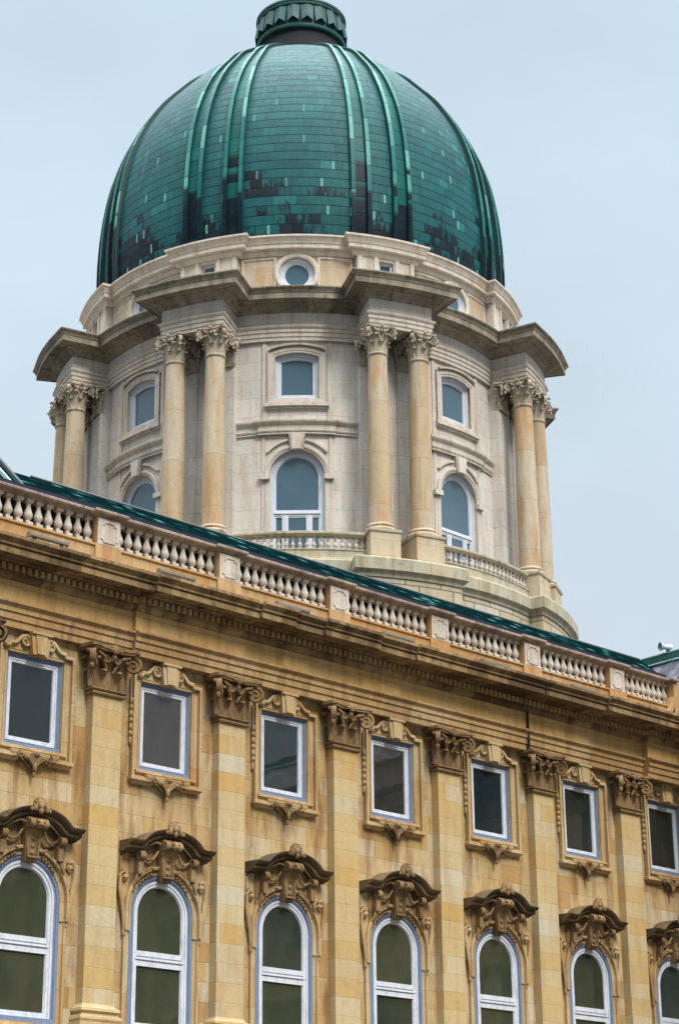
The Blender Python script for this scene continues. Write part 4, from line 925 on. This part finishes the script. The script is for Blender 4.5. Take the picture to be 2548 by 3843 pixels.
rb=make_rib(); first=True
for k in (-3,-2,-1,0,1,2):
    for s_ in (-1,1):
        a=R_(22.5+45*k+s_*5.75)
        if first: rb.rotation_euler.z=a; first=False
        else: copy_tree(rb,tower,(0,0,0),a)
# ---- lantern collar
m=MB(); m.lathe([(2.3,64.6),(2.36,65.2),(2.34,65.5),(2.3,66.45)],0,0,48,False); col_=m.build('lantern_neck',M['void'],tower)
m=MB(); m.lathe([(2.3,66.42),(2.48,66.42),(2.52,66.5),(2.52,66.62),(2.44,66.68),(2.36,66.7),(2.40,67.9),(2.5,67.9),(2.55,67.97),(2.52,68.07),(2.58,68.12),(2.57,68.24),(2.4,68.3),(.4,68.3)],0,0,64); lc=m.build('lantern_collar',M['cop'],tower)
n=20; m=MB()
for k in range(n):
    a=2*PI*(k+.5)/n; h=PI/n*.94
    def P(r,da,z): return (*pol(r,a+da),z)
    top=P(2.52,0,67.88); tl=P(2.45,-h,67.86); tr=P(2.45,h,67.86); bl_=P(2.60,-h*.86,66.78); br=P(2.60,h*.86,66.78); mid=P(2.66,0,67.02); kn=P(2.60,0,67.4)
    m.face(top,bl_,mid); m.face(top,mid,br); m.face(tl,bl_,top); m.face(top,br,tr)
    bi=P(2.42,-h*.86,66.82); bj=P(2.42,h*.86,66.82); bm_=P(2.42,0,67.05)
    m.face(bl_,mid,bm_,bi); m.face(mid,br,bj,bm_); m.face(tl,bl_,bi); m.face(tr,br,bj)
m.build('collar_pleats',M['cop'],lc,sharp=15)

# ---- spotlight on the right hip roof
sp_=empty('spotlight',(X0+33.0,D+1.62,25.36),R_(-25),'small white spotlight with flared hood on the right roof ridge','spotlight')
m=MB(); m.tube([(-.06,0,.14),(.06,0,.14),(.26,0,.14),(.30,0,.14)],[.10,.12,.12,.10],12); m.build('housing',M['white'],sp_)
m=MB(); m.grid([[(-.06,.1*cos(t),.14+.1*sin(t)) for t in lin(0,2*PI,12)],[(-.26,.2*cos(t),.12+.2*sin(t)) for t in lin(0,2*PI,12)]]); m.build('hood',M['coplight'],sp_)
m=MB(); m.box(.05,.18,-.05,.05,-.15,.06); m.build('bracket',M['darkmetal'],sp_)

# ================================================================== courtyard wing to the right (out of frame, mirrored in the panes)
cw=empty('courtyard_wing',(X0+XR,D,0),-PI/2,'adjoining wing at the right edge with grey slate mansard slope and green copper ridge','building')
ops=[];us=[0,64]
for k in range(12):
    c=3+5*k
    for z0,z1,h in ((.8,4.2,1.),(7.4,11.6,1.1),(15.2,18.,1.)): ops.append((c-h,c+h,cons(z0),cons(z1))); us+=[c-h,c+h]
m=MB(); m.wall(us,GZ,22.,ops,flat(),.4); m.face((0,14,GZ),(64,14,GZ),(64,14,22),(0,14,22)); m.face((64,0,GZ),(64,14,GZ),(64,14,22),(64,0,22)); m.build('wall',M['wall'],cw)
m=MB(); m.face((0,.4,GZ),(64,.4,GZ),(64,.4,22),(0,.4,22)); m.build('pane',M['glass'],cw)
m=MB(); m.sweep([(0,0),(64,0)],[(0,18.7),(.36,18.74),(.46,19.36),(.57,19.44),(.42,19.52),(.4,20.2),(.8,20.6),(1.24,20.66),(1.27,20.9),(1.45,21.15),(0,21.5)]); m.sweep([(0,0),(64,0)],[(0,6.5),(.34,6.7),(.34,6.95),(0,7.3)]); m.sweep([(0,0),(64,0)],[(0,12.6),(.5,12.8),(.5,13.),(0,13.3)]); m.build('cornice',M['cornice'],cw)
m=MB()
for k in range(13): m.box(5*k+.5-.55,5*k+.5+.55,-.35,0,7.,18.8) if k else None
m.build('pilaster',M['pilaster'],cw)
m=MB(); m.box(.25,64,.0,.4,21.3,23.1); m.sweep([(.22,0),(64,0)],[(-.5,23.10),(.05,23.10),(.05,23.17),(.16,23.21),(.16,23.28),(.11,23.31),(-.5,23.33)]); m.build('balustrade',M['rail'],cw)
m=MB(); m.grid([[(-1.2,.55,23.0),(62,.55,23.0)],[(-3.1,1.4,25.17),(60,1.4,25.17)],[(-3.1,9,25.3),(60,9,25.3)],[(-1,13,22.),(62,13,22.)]]); rf=m.build('slate_roof',M['slate'],cw)
m=MB(); m.tube([(-3.0,1.4,25.16),(60,1.4,25.16)],.10,8); m.sweep([(-3.0,1.3),(60,1.3)],[(0,24.78),(.06,24.80),(.06,25.1),(0,25.12)]); m.build('ridge_cap',M['cop'],rf)
m=MB(); m.tube([(-2.9,1.2,24.78),(60,1.2,24.78)],.045,6); m.build('flashing',M['coplight'],rf)
